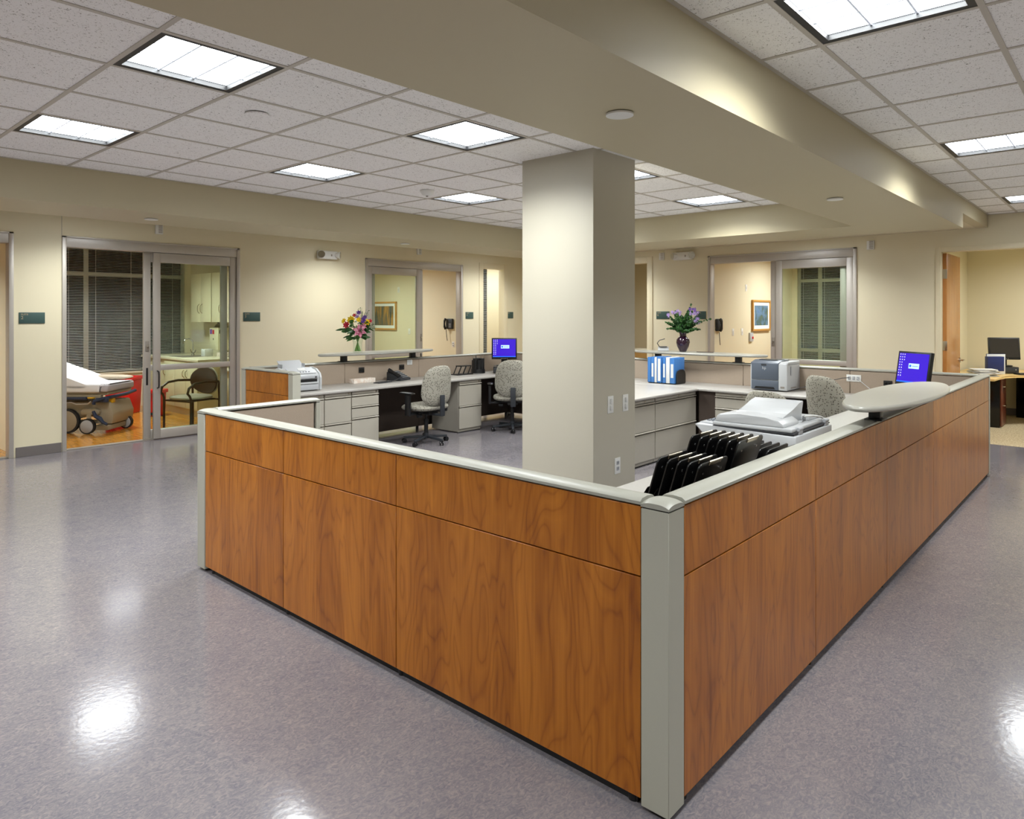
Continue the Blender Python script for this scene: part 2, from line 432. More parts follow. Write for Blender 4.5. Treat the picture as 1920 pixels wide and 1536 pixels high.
# troffers in plaster ceilings sit in cut-outs: build the visible ceiling face around them
def ceiling_face(x0, x1, y0, y1, z, holes):
    m = MB(); xs = sorted({x0, x1} | {h[0]-.3 for h in holes} | {h[0]+.3 for h in holes})
    ys = sorted({y0, y1} | {h[1]-.3 for h in holes} | {h[1]+.3 for h in holes})
    for a, b in zip(xs, xs[1:]):
        for c, d in zip(ys, ys[1:]):
            if a < x0-1e-6 or b > x1+1e-6 or c < y0-1e-6 or d > y1+1e-6: continue
            if any(abs((a+b)/2-h[0]) < .3 and abs((c+d)/2-h[1]) < .3 for h in holes): continue
            m.box(a, b, c, d, z, z+.033)
    return m
struct(ceiling_face(XL, WX+1.0, 7.4, WY, LCZ, [(x, 8.36) for x in (-.6, 2.72, 6.07, 9.42)]).build('ceiling', 'plaster_ceiling', flat=True))
struct(ceiling_face(8.6, WX, 1.48, 7.4, RCZ, [(9.42, 6.6), (9.42, 3.4)]).build('ceiling', 'plaster_ceiling', flat=True))
struct(MB().box(XL, 8.6, 1.36, 2.18, BZ, 2.88).build('beam', 'beam', flat=True))
struct(MB().box(8.6, WX, 1.36, 1.48, RCZ-.001, 2.88).build('beam', 'beam', flat=True))
struct(MB().box(7.69, 8.6, 2.18, 7.4, BZ, 2.88).build('beam', 'beam', flat=True))
struct(MB().box(XL, 7.69, 6.55, 7.4, BZ, 2.88).build('beam', 'beam', flat=True))

def tile_field(x0, x1, y0, y1, ox, oy, lights):
    full = None
    grid = MB()
    i0, i1 = math.floor((x0-ox)/G), math.ceil((x1-ox)/G)
    j0, j1 = math.floor((y0-oy)/G), math.ceil((y1-oy)/G)
    for i in range(i0, i1+1):
        x = ox+i*G
        if x0+.02 < x < x1-.02: grid.box(x-.012, x+.012, y0, y1, CZ-.0015, CZ+.0024)
    for j in range(j0, j1+1):
        y = oy+j*G
        if y0+.02 < y < y1-.02: grid.box(x0, x1, y-.012, y+.012, CZ-.0017, CZ+.0022)
    for (a, b, c, d) in ((x0, x1, y0, y0+.02), (x0, x1, y1-.02, y1), (x0, x0+.02, y0, y1), (x1-.02, x1, y0, y1)):
        grid.box(a, b, c, d, CZ-.0019, CZ+.002)
    grid.build('ceiling_grid', 'tee', ceil, flat=True)
    for i in range(i0, i1):
        for j in range(j0, j1):
            if (i, j) in lights: continue
            a = max(x0, ox+i*G); b = min(x1, ox+(i+1)*G); c = max(y0, oy+j*G); d = min(y1, oy+(j+1)*G)
            if b-a < .03 or d-c < .03: continue
            cx_, cy_ = (a+b)/2, (c+d)/2
            hx, hy = (b-a)/2-.003, (d-c)/2-.003
            zz = CZ+.0025
            if b-a > .6 and d-c > .6:
                if full is None: full = MB().box(-hx, hx, -hy, hy, 0, .014).build('ceiling_tile', 'tile', ceil, (cx_, cy_, zz), flat=True)
                else:
                    o = full.copy(); C.objects.link(o); o.location = (cx_, cy_, zz)
            else:
                MB().box(-hx, hx, -hy, hy, 0, .014).build('ceiling_tile', 'tile', ceil, (cx_, cy_, zz), flat=True)
# one full tile is 592 mm; a lower face of 8 mm steps down between the tees
tile_field(-3.05, 7.69, 2.18, 6.55, 0, .12*G, set(LL))
tile_field(-1.2, WX, -2.6, 1.36, RXO, RYO, {(4, -1), (9, -1), (14, -1), (-1, -1), (-1, -6), (4, -6), (9, -6), (14, -6)})
struct(MB().box(XL, -3.05, 2.18, 6.55, CZ, CZ+.03).build('ceiling', 'slab', flat=True))
struct(MB().box(XL, -1.2, -2.6, 1.36, CZ, CZ+.03).build('ceiling', 'slab', flat=True))
struct(MB().box(XL, WX, YB, -2.6, CZ, CZ+.03).build('ceiling', 'slab', flat=True))

# ------------------------------------------------------------------ walls
def wall(name, axis, p0, p1, a0, a1, openings, m='wall', h=2.9):
    """axis 'x': wall runs along x between a0,a1 and fills y p0..p1; openings (a,b,z0,z1)"""
    b = MB()
    cuts = sorted(openings)
    def seg(a, c, z0, z1):
        if c-a < 1e-4 or z1-z0 < 1e-4: return
        if axis == 'x': b.box(a, c, p0, p1, z0, z1)
        else: b.box(p0, p1, a, c, z0, z1)
    cur = a0
    for (a, c, z0, z1) in cuts:
        seg(cur, a, 0, h); seg(a, c, 0, z0); seg(a, c, z1, h); cur = c
    seg(cur, a1, 0, h)
    return struct(b.build(name, m, flat=True))
TH = .12
wall('wall_left', 'x', WY, WY+TH, XL, 11.2, [(-.10, 2.06, 0, 2.51), (2.57, 4.69, 0, 2.51), (6.86, 9.01, 0, 2.51), (9.57, 10.17, 0, 2.50)])
wall('wall_right', 'y', WX, WX+TH, YB, 7.5, [(.92, 1.86, 0, 2.42), (2.87, 5.01, 0, 2.50), (6.10, 6.95, 0, 2.50)])
wall('wall_right_recess', 'y', 11.08, 11.2, 7.5, WY, [])
wall('wall_recess_side', 'x', 7.5, 7.62, WX, 11.2, [])
wall('wall_behind', 'x', YB-.12, YB, XL, WX+.1, [])
wall('wall_camera_left', 'y', XL-.12, XL, YB, WY, [])
# patient room shells
wall('wall_room_far', 'x', 13.0, 13.12, 2.22, 5.62, [(2.30, 5.52, .62, 2.74)])
wall('wall_room_side', 'y', 2.12, 2.22, WY+TH, 13.1, [])
wall('wall_room_partition', 'y', 5.62, 5.74, WY+TH, 13.1, [])
wall('wall_room_end', 'x', 12.6, 12.72, XL, 2.12, [])
wall('wall_room_end', 'x', 13.4, 13.52, 5.74, 9.3, [])
wall('wall_room_divider', 'y', 9.32, 9.42, WY+TH, 13.5, [])
wall('wall_closet_side', 'y', 10.9, 11.0, WY+TH, 13.5, [(10.5, 11.6, .3, 2.74)])
wall('wall_closet_end', 'x', 11.8, 11.9, 9.42, 10.9, [])
wall('wall_suite_side', 'x', 5.13, 5.25, WX+TH, 14.1, [])
wall('wall_suite_end', 'y', 14.1, 14.22, 2.2, 5.13, [(3.1, 5.03, .62, 2.74)])
wall('wall_office_side', 'x', 2.08, 2.2, WX+TH, 14.1, [])
wall('wall_office_end', 'y', 13.55, 13.67, YB, 2.08, [])
wall('wall_office_near', 'x', -1.6, -1.48, WX+TH, 13.6, [])
wall('wall_exam_end', 'y', 14.1, 14.22, 5.25, 9.33, [(5.3, 8.3, .62, 2.74)])
wall('wall_exam_side', 'x', 9.2, 9.33, WX+.96, 14.1, [])

# baseboards
def base(name, x0, x1, y0, y1):
    struct(MB().box(x0, x1, y0, y1, 0, .112, .003).build(name, 'baseboard', flat=True))
for i, (a, b) in enumerate(((XL, -.14), (2.10, 2.545), (4.72, 6.83), (9.05, 9.44), (10.26, 11.05))):
    base('baseboard_left', a, b, WY-.008, WY)
for a, b in ((YB, .8), (1.96, 2.84), (5.05, 5.95), (7.05, 7.5)):
    base('baseboard_right', WX-.008, WX, a, b)
base('baseboard_office', 13.542, 13.55, -1.48, 2.08)
base('baseboard_office_side', WX+TH, 13.54, 2.072, 2.08)
base('baseboard_suite', WX+TH, 14.1, 5.122, 5.13)
base('baseboard_room', 5.612, 5.62, 9.5, 10.7)
struct(MB().box(2.548, 2.552, WY-.002, WY, 2.52, 2.78).build('trim_1', 'aluminium_dark'))

# ------------------------------------------------------------------ windows with blinds
def window(n, loc, rz, width, z0, z1, mull, trans, label, slat_step=.027, drop=None, strings=()):
    """local X along the wall, Y out of the room (glass behind), origin at left end on floor, y=0 at room face"""
    r = bpy.data.objects.new('window_%d' % n, None); C.objects.link(r); r.location = loc; r.rotation_euler = (0, 0, rz); struct(r)
    fr = MB(); d0, d1 = .05, .10
    fr.box(0, width, d0, d1, z0, z0+.05); fr.box(0, width, d0, d1, z1-.05, z1)
    fr.box(0, .05, d0, d1, z0+.05, z1-.05); fr.box(width-.05, width, d0, d1, z0+.05, z1-.05)
    fr.build('window_frame', 'mullion', r, flat=True)
    for x in mull: MB().box(x-.035, x+.035, d0, d1, z0+.05, z1-.05).build('mullion', 'mullion', r, flat=True)
    for z in trans: MB().box(.05, width-.05, d0+.001, d1-.001, z-.03, z+.03).build('transom', 'mullion', r, flat=True)
    MB().box(.02, width-.02, .075, .081, z0+.02, z1-.02).build('pane', 'night_glass', r, flat=True)
    MB().box(-.02, width+.02, -.03, .05, z0-.03, z0).build('window_sill', 'counter_cream', r)
    b = tag(bpy.data.objects.new('window_blind', None), label, 'blind'); C.objects.link(b); b.location = loc; b.rotation_euler = (0, 0, rz)
    MB().box(.01, width-.01, .005, .035, z1-.04, z1-.005).build('head_rail', 'slat', b)
    zb = z0+.03 if drop is None else drop
    MB().box(.01, width-.01, .01, .03, zb-.012, zb).build('bottom_rail', 'slat', b)
    s = MB(); z = zb+.02; a = R(16)
    while z < z1-.05:
        hw = .0125
        y_, dz = hw*math.cos(a), hw*math.sin(a)
        s.prism([(.020-y_, z-dz), (.020+y_, z+dz), (.020+y_, z+dz+.0012), (.020-y_, z-dz+.0012)], 'yz', .012, width-.012)
        z += slat_step
    o = s.build('slat', 'slat', b, flat=True); o['kind'] = 'stuff'
    for x in strings: MB().box(x-.002, x+.002, .002, .005, zb, z1-.04).build('ladder_cord', 'paper', b, flat=True)
    return r
window(1, (2.30, 13.0, 0), 0, 3.22, .62, 2.74, (1.62, 2.6), (2.28,), 'white slatted blind behind the hospital bed in the left room', strings=(.9, 1.35, 1.75, 2.3, 2.75, 3.0))
window(2, (14.1, 5.03, 0), R(-90), 1.93, .62, 2.74, (.42, 1.3), (2.27, .9), 'white slatted blind in the right room beside the framed sea print', strings=(.12, .52, 1.0))
window(3, (10.9, 11.6, 0), R(-90), 1.1, .3, 2.74, (.55,), (), 'narrow strip of slatted blind in the last doorway left of pillar', strings=(.3,))
window(4, (14.1, 8.3, 0), R(-90), 3.0, .62, 2.74, (.6, 1.15, 1.8, 2.4), (2.27,), 'slatted blind in the doorway just right of the pillar', strings=(.4, 1.2, 2.0))

# ------------------------------------------------------------------ sliding glass doors
def slider(n, loc, rz, width, leaf0, leaf1, open_left, label):
    """frame of a sliding door in local X 0..width; fixed leaf covers leaf0..leaf1, the sliding leaf is parked behind it"""
    H = 2.52
    r = bpy.data.objects.new('door_%d' % n, None); C.objects.link(r); r.location = loc; r.rotation_euler = (0, 0, rz); struct(r)
    fr = MB()
    fr.box(0, .045, -.02, .13, 0, H, .003); fr.box(width-.045, width, -.02, .13, 0, H, .003)
    fr.box(.045, width-.045, -.012, .13, H-.125, H-.02, .003); fr.box(.0, width, -.02, .13, H-.02, H, .003)
    fr.build('door_frame', 'aluminium', r)
    MB().box(.046, width-.046, .02, .11, .0, .012).build('threshold', 'aluminium_dark', r)
    def leaf(nm, x0, x1, y, handle_x, sw=.085, flip=1):
        l = bpy.data.objects.new(nm, None); C.objects.link(l); l.parent = r; l.location = (0, y, 0)
        g = MB(); a, b = .013, H-.13
        g.box(x0, x0+sw, 0, .04, a, b, .003); g.box(x1-sw, x1, 0, .04, a, b, .003)
        g.box(x0+sw, x1-sw, 0, .04, a, a+.115, .003); g.box(x0+sw, x1-sw, 0, .04, b-.12, b, .003)
        g.box(x0+sw, x1-sw, 0, .04, .885, .955, .003)
        g.build('stile_frame', 'aluminium', l)
        MB().box(x0+sw, x1-sw, .016, .022, .128, .885).build('glass_pane', 'pane_glass', l, flat=True)
        MB().box(x0+sw, x1-sw, .016, .022, .955, b-.12).build('glass_pane', 'pane_glass', l, flat=True)
        if handle_x is not None:
            hx = handle_x
            MB().tube([(hx, -.0, .66), (hx, -.045, .67), (hx, -.05, .70), (hx, -.05, .84), (hx, -.045, .87), (hx, 0, .88)], .009).build('pull_handle', 'black_plastic', l)
        return l
    leaf('fixed_leaf', leaf0, leaf1, .0, leaf0+.045 if open_left else None)
    off = -.10 if open_left else .10
    sl = leaf('sliding_leaf', leaf0+off, leaf1+off if open_left else leaf1+off, .055, None)
    ex = leaf0+off+.04 if open_left else leaf1+off-.04
    if True:
        MB().box(ex-.022, ex+.022, -.006, .0, 1.13, 1.26, .004).build('lock_plate', 'aluminium_dark', sl)
        MB().cyl((ex, -.02, 1.20), (ex, 0, 1.20), .014).build('thumb_turn', 'chrome', sl)
        MB().box(ex-.012, ex+.012, -.003, .001, .70, .92, .001).build('recessed_pull', 'black_plastic', sl)
    return r
slider(3, (2.55, WY, 0), 0, 2.16, 1.02, 2.11, True, '')
slider(4, (6.84, WY, 0), 0, 2.19, .05, 1.17, False, '')
slider(6, (WX, 5.03, 0), R(-90), 2.18, 1.07, 2.13, True, '')
slider(2, (-.12, WY, 0), 0, 2.20, .05, 1.15, False, '')

def casing(n, loc, rz, w, h, cw=.06):
    """painted steel frame around a clear opening of width w, height h"""
    r = MB()
    r.box(-cw, .006, -.015, .135, 0, h+cw, .003); r.box(w-.006, w+cw, -.015, .135, 0, h+cw, .003); r.box(.006, w-.006, -.015, .135, h-.006, h+cw, .003)
    o = struct(r.build('door_%d' % n, 'trimpaint', None, loc, rz)); return o
casing(5, (9.57, WY, 0), 0, .60, 2.49, .10)
casing(8, (WX, 6.92, 0), R(-90), .80, 2.47, .10)
cz = casing(7, (WX, 1.86, 0), R(-90), .92, 2.40, .055)
# office door leaf standing open into the office
d = thing('office_door', 'maple office door standing open at the right', 'door', (WX+.10, 1.855, 0), 0)
struct(d)
MB().box(0, .90, -.045, 0, .01, 2.385, .002).build('door_leaf', 'door_maple', d)
for z in (.28, 1.2, 2.12): MB().box(-.006, .0, -.05, -.0, z-.06, z+.06, .001).build('hinge', 'nickel', d)
h = MB(); h.cyl((.83, -.045, .98), (.83, -.058, .98), .034, n=20); h.cyl((.83, -.058, .98), (.83, -.10, .98), .011)
h.tube([(.83, -.10, .98), (.80, -.102, .98), (.72, -.10, .98)], .009); h.build('lever_handle', 'nickel', d)
del d['kind']

# ------------------------------------------------------------------ pillar
p = struct(MB().box(4.2, 4.77, 2.965, 3.655, 0, 2.83, .004).build('pillar', 'pillar'))
def plate(name, label, cat, loc, rz, w=.075, h=.12, kind='switch', m='white_enamel'):
    """wall plate; local X along wall, -Y toward the viewer"""
    t = thing(name, label, cat, loc, rz)
    MB().box(-w/2, w/2, -.006, 0, -h/2, h/2, .002).build('cover_plate', m, t)
    if kind == 'switch':
        for k in (-1, 1): MB().box(-.013, .013, -.013, -.006, k*.024-.019, k*.024+.019, .003).build('rocker', 'paper', t)
    elif kind == 'outlet':
        for k in (-1, 1):
            s = MB().box(-.016, .016, -.009, -.006, k*.022-.014, k*.022+.014, .003).build('socket', 'grey_white_plastic', t)
            sl = MB(); sl.box(-.008, -.005, -.0096, -.0088, k*.022-.003, k*.022+.007); sl.box(.005, .008, -.0096, -.0088, k*.022-.003, k*.022+.007)
            sl.build('slot', 'black_plastic', t)
    elif kind == 'single':
        MB().box(-.012, .012, -.012, -.006, -.022, .022, .003).build('toggle', 'paper', t)
    elif kind == 'black':
        for k in (-1, 1): MB().box(k*.018-.012, k*.018+.012, -.009, -.005, -.015, .015, .002).build('socket', 'black_gloss', t)
    return t
plate('light_switch', 'left of the two white switch plates on the pillar', 'light switch', (4.42, 2.965, .92), 0, .075, .13)
plate('light_switch', 'right of the two white switch plates on the pillar', 'light switch', (4.626, 2.965, .915), 0, .075, .13)
plate('wall_outlet', 'white duplex outlet low on the pillar', 'outlet', (4.514, 2.965, .444), 0, .075, .122, 'outlet')

# ------------------------------------------------------------------ signs, horns, emergency lights, phones
def sign(loc, rz, label, num, w=.25, h=.125):
    t = thing('room_sign', label, 'sign', loc, rz, 'teal room signs')
    MB().box(-w/2, w/2, -.008, 0, -h/2, h/2, .001).build('sign_plate', 'sign_teal', t)
    text('lettering', 'SUITE', .028, 'sign_text', t, (-w/2+.018, -.0085, h/2-.032), (R(90), 0, 0))
    if num: text('numeral', num, .05, 'sign_text', t, (-w/2+.018, -.0085, h/2-.076), (R(90), 0, 0))
sign((2.255, WY, 1.562), 0, 'teal room sign 2 on the wall between the two leftmost doors', '2')
sign((4.89, WY, 1.57), 0, 'teal room sign 3 right of the sliding door with the bed', '3')
sign((9.21, WY, 1.585), 0, 'teal room sign right of the wall phone doorway', '4', .2)
sign((10.34, WY, 1.59), 0, 'teal room sign at the left edge of the pillar', '5', .2)
sign((WX, 5.83, 1.59), R(-90), 'teal room sign left of the dark vase', '6', .24)
sign((WX, 5.15, 1.59), R(-90), 'teal room sign behind the fern, beside the sliding door', '7', .17)

def horn(loc, rz, label):
    t = thing('wall_chime', label, 'alarm', loc, rz, 'small white wall chimes')
    MB().box(-.045, .045, -.03, 0, -.06, .06, .004).build('housing', 'white_enamel', t)
    for k in range(6): MB().box(-.012, .036, -.0325, -.029, -.045+k*.018, -.037+k*.018).build('louvre', 'aluminium_dark', t)
horn((3.63, WY, 2.69), 0, 'small white wall chime above the leftmost sliding door')
horn((7.97, WY, 2.705), 0, 'small white wall chime above the wall phone doorway')
horn((WX, 5.845, 2.56), R(-90), 'small white wall chime just right of the pillar')
horn((WX, 2.675, 2.535), R(-90), 'small white wall chime between the right sliding door and the office')

def emergency(loc, rz, label, lens_l=True):
    t = thing('emergency_light', label, 'emergency light', loc, rz, 'twin-head emergency lights')
    MB().box(-.18, .15, -.07, 0, -.065, .06, .012).build('housing', 'white_enamel', t)
    for k in (-1, 1):
        dx, dy = k*.10, -.10
        c = Vector((k*.155, -.095, .0)); d_ = Vector((-.5 if k < 0 else .75, -.7, -.05)).normalized()
        h_ = MB(); h_.cyl(c-d_*.055, c+d_*.02, .032, .06, 20); h_.cyl((k*.13, -.06, 0), c, .015)
        hd = h_.build('lamp_head', 'white_enamel', t)
        MB().cyl(c+d_*.02, c+d_*.026, .053, n=20).build('lens', 'chrome', hd)
    MB().box(.03, .05, -.072, -.069, -.02, .01).build('test_button', 'aluminium_dark', t)
emergency((6.12, WY, 2.52), 0, 'white twin-head emergency light on the left wall above the flowers')
emergency((WX, 5.43, 2.545), R(-90), 'white twin-head emergency light on the right wall above the vase')

def wall_phone(loc, rz, label):
    t = thing('wall_phone', label, 'telephone', loc, rz)
    MB().box(-.09, .09, -.05, 0, -.10, .10, .012).build('phone_body', 'charcoal', t)
    h_ = MB(); h_.tube([(-.065, -.075, -.10), (-.065, -.10, -.06), (-.065, -.105, 0), (-.065, -.10, .06), (-.065, -.075, .10)], [.024, .022, .016, .022, .024], 10)
    h_.build('handset', 'black_plastic', t)
    k = MB()
    for i in range(3):
        for j in range(4): k.box(.0+i*.024, .016+i*.024, -.054, -.049, -.07+j*.022, -.058+j*.022)
    k.build('keypad', 'grey_white_plastic', t)
    pts = [(-.065+.035*math.sin(q/11*math.pi), -.06, -.11-.22*math.sin(q/11*math.pi)**.8) for q in range(12)]
    MB().tube(pts, .006, 6).build('cord', 'black_plastic', t)
wall_phone((9.32, 9.96, 1.42), R(-90), 'dark wall telephone seen through the middle doorway left of the pillar')
wall_phone((10.78, 5.13, 1.43), 0, 'dark wall telephone seen through the doorway right of the vase')
plate('wall_outlet', 'white outlet below the wall phone in the middle left room', 'outlet', (9.32, 9.88, 1.02), R(-90), .07, .11, 'outlet')
plate('light_switch', 'white switch plate low right of the striped forest picture', 'light switch', (9.32, 11.2, 1.25), R(-90), .075, .12, 'single')
plate('light_switch', 'white thermostat plate high on wall above the forest picture', 'wall plate', (9.32, 11.55, 2.12), R(-90), .07, .12, 'single')
plate('light_switch', 'left white switch plate in the room right of the vase', 'light switch', (11.36, 5.13, 1.30), 0, .075, .12, 'single')
plate('light_switch', 'right white switch plate in the room right of the vase', 'light switch', (11.73, 5.13, 1.30), 0, .075, .12, 'single')
plate('light_switch', 'white plate high on wall above the sea print', 'wall plate', (11.9, 5.13, 2.07), 0, .07, .12, 'single')
n_ = thing('nurse_call', 'white call station with a red button beside the sea print', 'call button', (12.08, 5.13, 1.20), 0)
MB().box(-.07, .07, -.03, 0, -.08, .08, .006).build('housing', 'white_plastic', n_)
MB().cyl((.03, -.04, -.01), (.03, -.03, -.01), .022).build('button', 'red_plastic', n_)

def picture(loc, rz, w, h, art, label, portrait=False):
    t = thing('framed_picture', label, 'picture', loc, rz)
    f_ = MB(); b = .035
    f_.box(-w/2, w/2, -.04, 0, -h/2, -h/2+b, .003); f_.box(-w/2, w/2, -.04, 0, h/2-b, h/2, .003)
    f_.box(-w/2, -w/2+b, -.04, 0, -h/2+b, h/2-b, .003); f_.box(w/2-b, w/2, -.04, 0, -h/2+b, h/2-b, .003)
    f_.build('frame', 'maple_frame', t)
    MB().box(-w/2+b, w/2-b, -.022, -.012, -h/2+b, h/2-b).build('mat_board', 'mat_board', t)
    q = .095 if not portrait else .10
    MB().box(-w/2+q, w/2-q, -.024, -.021, -h/2+q, h/2-q).build('print', art, t)
picture((9.32, 12.02, 1.575), R(-90), .84, .60, 'art_forest', 'framed print of golden tree trunks in the middle left room')
picture((12.52, 5.13, 1.585), 0, .80, .56, 'art_sea', 'framed blue and green sea print in the room right of the vase', True)

# concealed sprinkler discs and smoke detector
def disc(x, y, z, label, r=.055, m='white_enamel'):
    t = thing('sprinkler_cover', label, 'sprinkler cover', (x, y, z), 0)
    MB().cyl((0, 0, -.012), (0, 0, -.004), r, n=32).build('cover_disc', m, t)
    MB().cyl((0, 0, -.004), (0, 0, 0), r*.8, n=24).build('escutcheon', 'aluminium_dark', t)
disc(2.67, 1.74, BZ, 'round white sprinkler cover on the wide beam above the pillar', .062)
disc(5.75, 1.76, BZ, 'round white sprinkler cover at far end of the wide beam', .06)
disc(2.64, 6.96, BZ, 'round white sprinkler cover under the left beam above the bed room', .06)
disc(5.72, 6.96, BZ, 'round white sprinkler cover under the left beam above the emergency light', .06)
disc(2.12, 3.98, CZ-.0, 'flush round sprinkler cover in a ceiling tile left of centre', .07, 'tile')
sd = thing('smoke_detector', 'round smoke detector on the ceiling beside the far left light', 'smoke detector', (4.55, 5.2, CZ), 0)
MB().lathe([(.07, 0), (.07, -.012), (.06, -.025), (.045, -.045), (.02, -.052)]).build('detector_body', 'white_enamel', sd)
MB().lathe([(.012, -.052), (.01, -.06), (.004, -.062)]).build('sensor', 'aluminium_dark', sd)

# ------------------------------------------------------------------ nurse station partitions
TZ = 1.01
def partition(name, label, p0, p1, mods, outer='wood', side=-1, e0=.0, e1=.0, ends=(True, True), low=True, inner_low=True, group=None, inner=True):
    """runs from p0 to p1 (2D); outer face on the right-hand side if side=-1 (local -Y). mods: seam distances"""
    d = Vector((p1[0]-p0[0], p1[1]-p0[1])); Ln = d.length; rz = math.atan2(d.y, d.x)
    t = thing(name, label, 'partition', (p0[0], p0[1], 0), rz, group)
    T = .08
    MB().box(0, Ln, -.018, .018, .045, TZ-.03).build('core', 'core_and_knee_shade', t, flat=True)
    ft = MB()
    for s_ in mods: 
        if .03 < s_ < Ln-.03: ft.cyl((s_, 0, 0), (s_, 0, .046), .02)
    ft.cyl((.05, 0, 0), (.05, 0, .046), .02); ft.cyl((Ln-.05, 0, 0), (Ln-.05, 0, .046), .02)
    ft.build('levelling_foot', 'black_metal', t)
    seams = list(mods)
    g = .0022
    for a, b in zip(seams, seams[1:]):
        for (z0, z1) in ((.040, .752), (.757, .981)):
            w = b-a-2*g
            if outer == 'wood':
                MB().box(-w/2, w/2, -.012, .012, z0, z1, .0012, 1).build('wood_panel', 'cherry', t, ((a+b)/2, side*.028, 0))
            else:
                MB().box(-w/2, w/2, -.010, .010, z0, z1, .004, 1).build('fabric_panel', 'fabric_panel', t, ((a+b)/2, side*.028, 0))
        if inner:
            w = b-a-2*g
            MB().box(-w/2, w/2, -.010, .010, .70, .979, .004, 1).build('fabric_panel', 'fabric_panel', t, ((a+b)/2, -side*.028, 0))
            MB().box(-w/2, w/2, -.008, .008, .05, .696, .002, 1).build('fabric_panel', 'fabric_panel' if not low else 'core_and_knee_shade', t, ((a+b)/2, -side*.028, 0))  # low: fabric under the desk gets its shade as dark brown colour
    # top cap with a gently crowned section
    prof = [(-T/2-.004, TZ-.022), (T/2+.004, TZ-.022), (T/2+.004, TZ-.012), (T/2-.008, TZ-.003), (0, TZ), (-T/2+.008, TZ-.003), (-T/2-.004, TZ-.012)]
    m_ = MB(); m_.prism(prof, 'yz', e0, Ln-e1); m_.build('top_cap', 'cap_metal', t)
    return t
# front left run: outer face x=1.95 -> centre line x=1.99
PL = partition('partition_wall', 'long cherry wood front counter wall facing left of the near corner', (1.99, 4.30), (1.99, 1.19), [0, .92, 1.865, 3.11], e0=-.02, e1=-.0, low=True)
PR = partition('partition_wall', 'long cherry wood counter wall running right from the near corner', (2.05, 1.13), (8.26, 1.13), [0, 1.24, 2.455, 3.705, 4.96, 6.21], e0=0, e1=-.03, low=True)
PT = partition('partition_wall', 'short low fabric partition returning from the left end post', (2.04, 4.355), (2.73, 4.355), [0, .69], outer='fabric', side=1, e0=-.0, e1=-.02, low=False)
PW = partition('partition_wall', 'short cherry wood end panel beside the fax machine', (3.87, 7.44), (3.87, 6.54), [0, .90], e0=-.0, e1=-.0, low=False)
PB = partition('partition_wall', 'far fabric partition behind the fax and chairs left of pillar', (8.26, 7.49), (3.91, 7.49), [0, .67, 1.89, 3.11, 4.35], outer='wood', side=-1, e0=.0, e1=0, low=True)
PX = partition('partition_wall', 'far right fabric partition behind the printer and binders', (8.26, 1.17), (8.26, 7.45), [0, 1.19, 2.41, 3.63, 4.85, 6.28], outer='wood', side=-1, e0=0, e1=0, low=True)

def post(x, y, label, w=.10, cap=True, top=TZ-.033, wy=None, z0=.018):
    wy = wy or w
    t = thing('corner_post', label, 'post', (x, y, 0), 0)
    MB().box(-w/2, w/2, -wy/2, wy/2, z0, top, .0015, 1).build('post_body', 'greige_metal', t)
    MB().box(-w/2+.004, w/2-.004, -wy/2+.004, wy/2-.004, top, top+.005).build('shadow_gap', 'black_plastic', t)
    f_ = MB().cyl((0, 0, 0), (0, 0, z0+.001), .025).build('levelling_foot', 'black_metal', t)
    a, b = w/2+.001, wy/2+.001
    m_ = MB(); n = 8; vs_ = []
    for i in range(n+1):
        for j in range(n+1):
            u, v = -1+2*i/n, -1+2*j/n
            vs_.append((u*a, v*b, top+.014+.022*(1-abs(u)**2.2)**.5*1.0*(1-.0*v) if False else top+.012+.019*max(0, 1-abs(u)**3)*.5+.019*max(0, 1-abs(v)**3)*.5))
    fs = [(i*(n+1)+j, (i+1)*(n+1)+j, (i+1)*(n+1)+j+1, i*(n+1)+j+1) for i in range(n) for j in range(n)]
    V_ = m_._add(vs_, fs)
    r_ = bmesh.ops.extrude_face_region(m_.bm, geom=list(m_.bm.faces))
    for q in [g_ for g_ in r_['geom'] if isinstance(g_, bmesh.types.BMVert)]: q.co.z = top+.005
    m_.build('cap', 'cap_metal', t)
    return t
for q_ in (PL, PR):
    L_q = {PL.name: 3.11, PR.name: 6.21}[q_.name]
    MB().box(.03, L_q-.03, -.012, .03, 0, .046).build('plinth', 'black_metal', q_)  # black strip added under the front panels to stop light leaking through
post(2.0, 1.14, 'near corner post where the two cherry counter walls meet')
post(2.0, 4.36, 'grey end post at the left end of the counter', .10)
post(8.29, 1.13, 'slim end post at the far right end of the counter', .05, wy=.09)
post(2.76, 4.355, 'slim end trim of the short fabric partition', .03, wy=.088)
post(3.87, 6.49, 'grey post at the near edge of the far wood end panel', .09)
post(3.87, 7.49, 'grey post at the far edge of the far wood end panel', .09)
post(8.28, 7.49, 'corner post at the far corner of the station hidden by pillar', .09)

# power and data plates on the inner fabric
def black_plate(loc, rz, label): return plate('power_outlet', label, 'outlet', loc, rz, .085, .068, 'black', 'black_plastic')
black_plate((5.40, 7.447, .885), 0, 'black power plate left of the desk phone')
black_plate((6.06, 7.447, .887), 0, 'black power plate right of the desk phone')
black_plate((8.222, 1.98, .86), R(-90), 'black power plate behind the right monitor')
wp = plate('power_outlet', 'white four-way outlet plate with cables on the right fabric panel', 'outlet', (8.222, 2.32, .90), R(-90), .15, .075, 'none')
for k in (-.045, 0, .045): MB().box(k-.014, k+.014, -.012, -.006, -.02, .02, .003).build('socket', 'grey_white_plastic', wp)
cb = MB(); cb.tube([(8.20, 2.36, .905), (8.15, 2.42, .90), (8.10, 2.55, .86), (8.07, 2.75, .80), (8.0, 2.9, .745)], .004, 6)
tag(cb.build('power_cable', 'dark_grey_plastic'), 'dark cable running from white outlet toward the printer', 'cable')
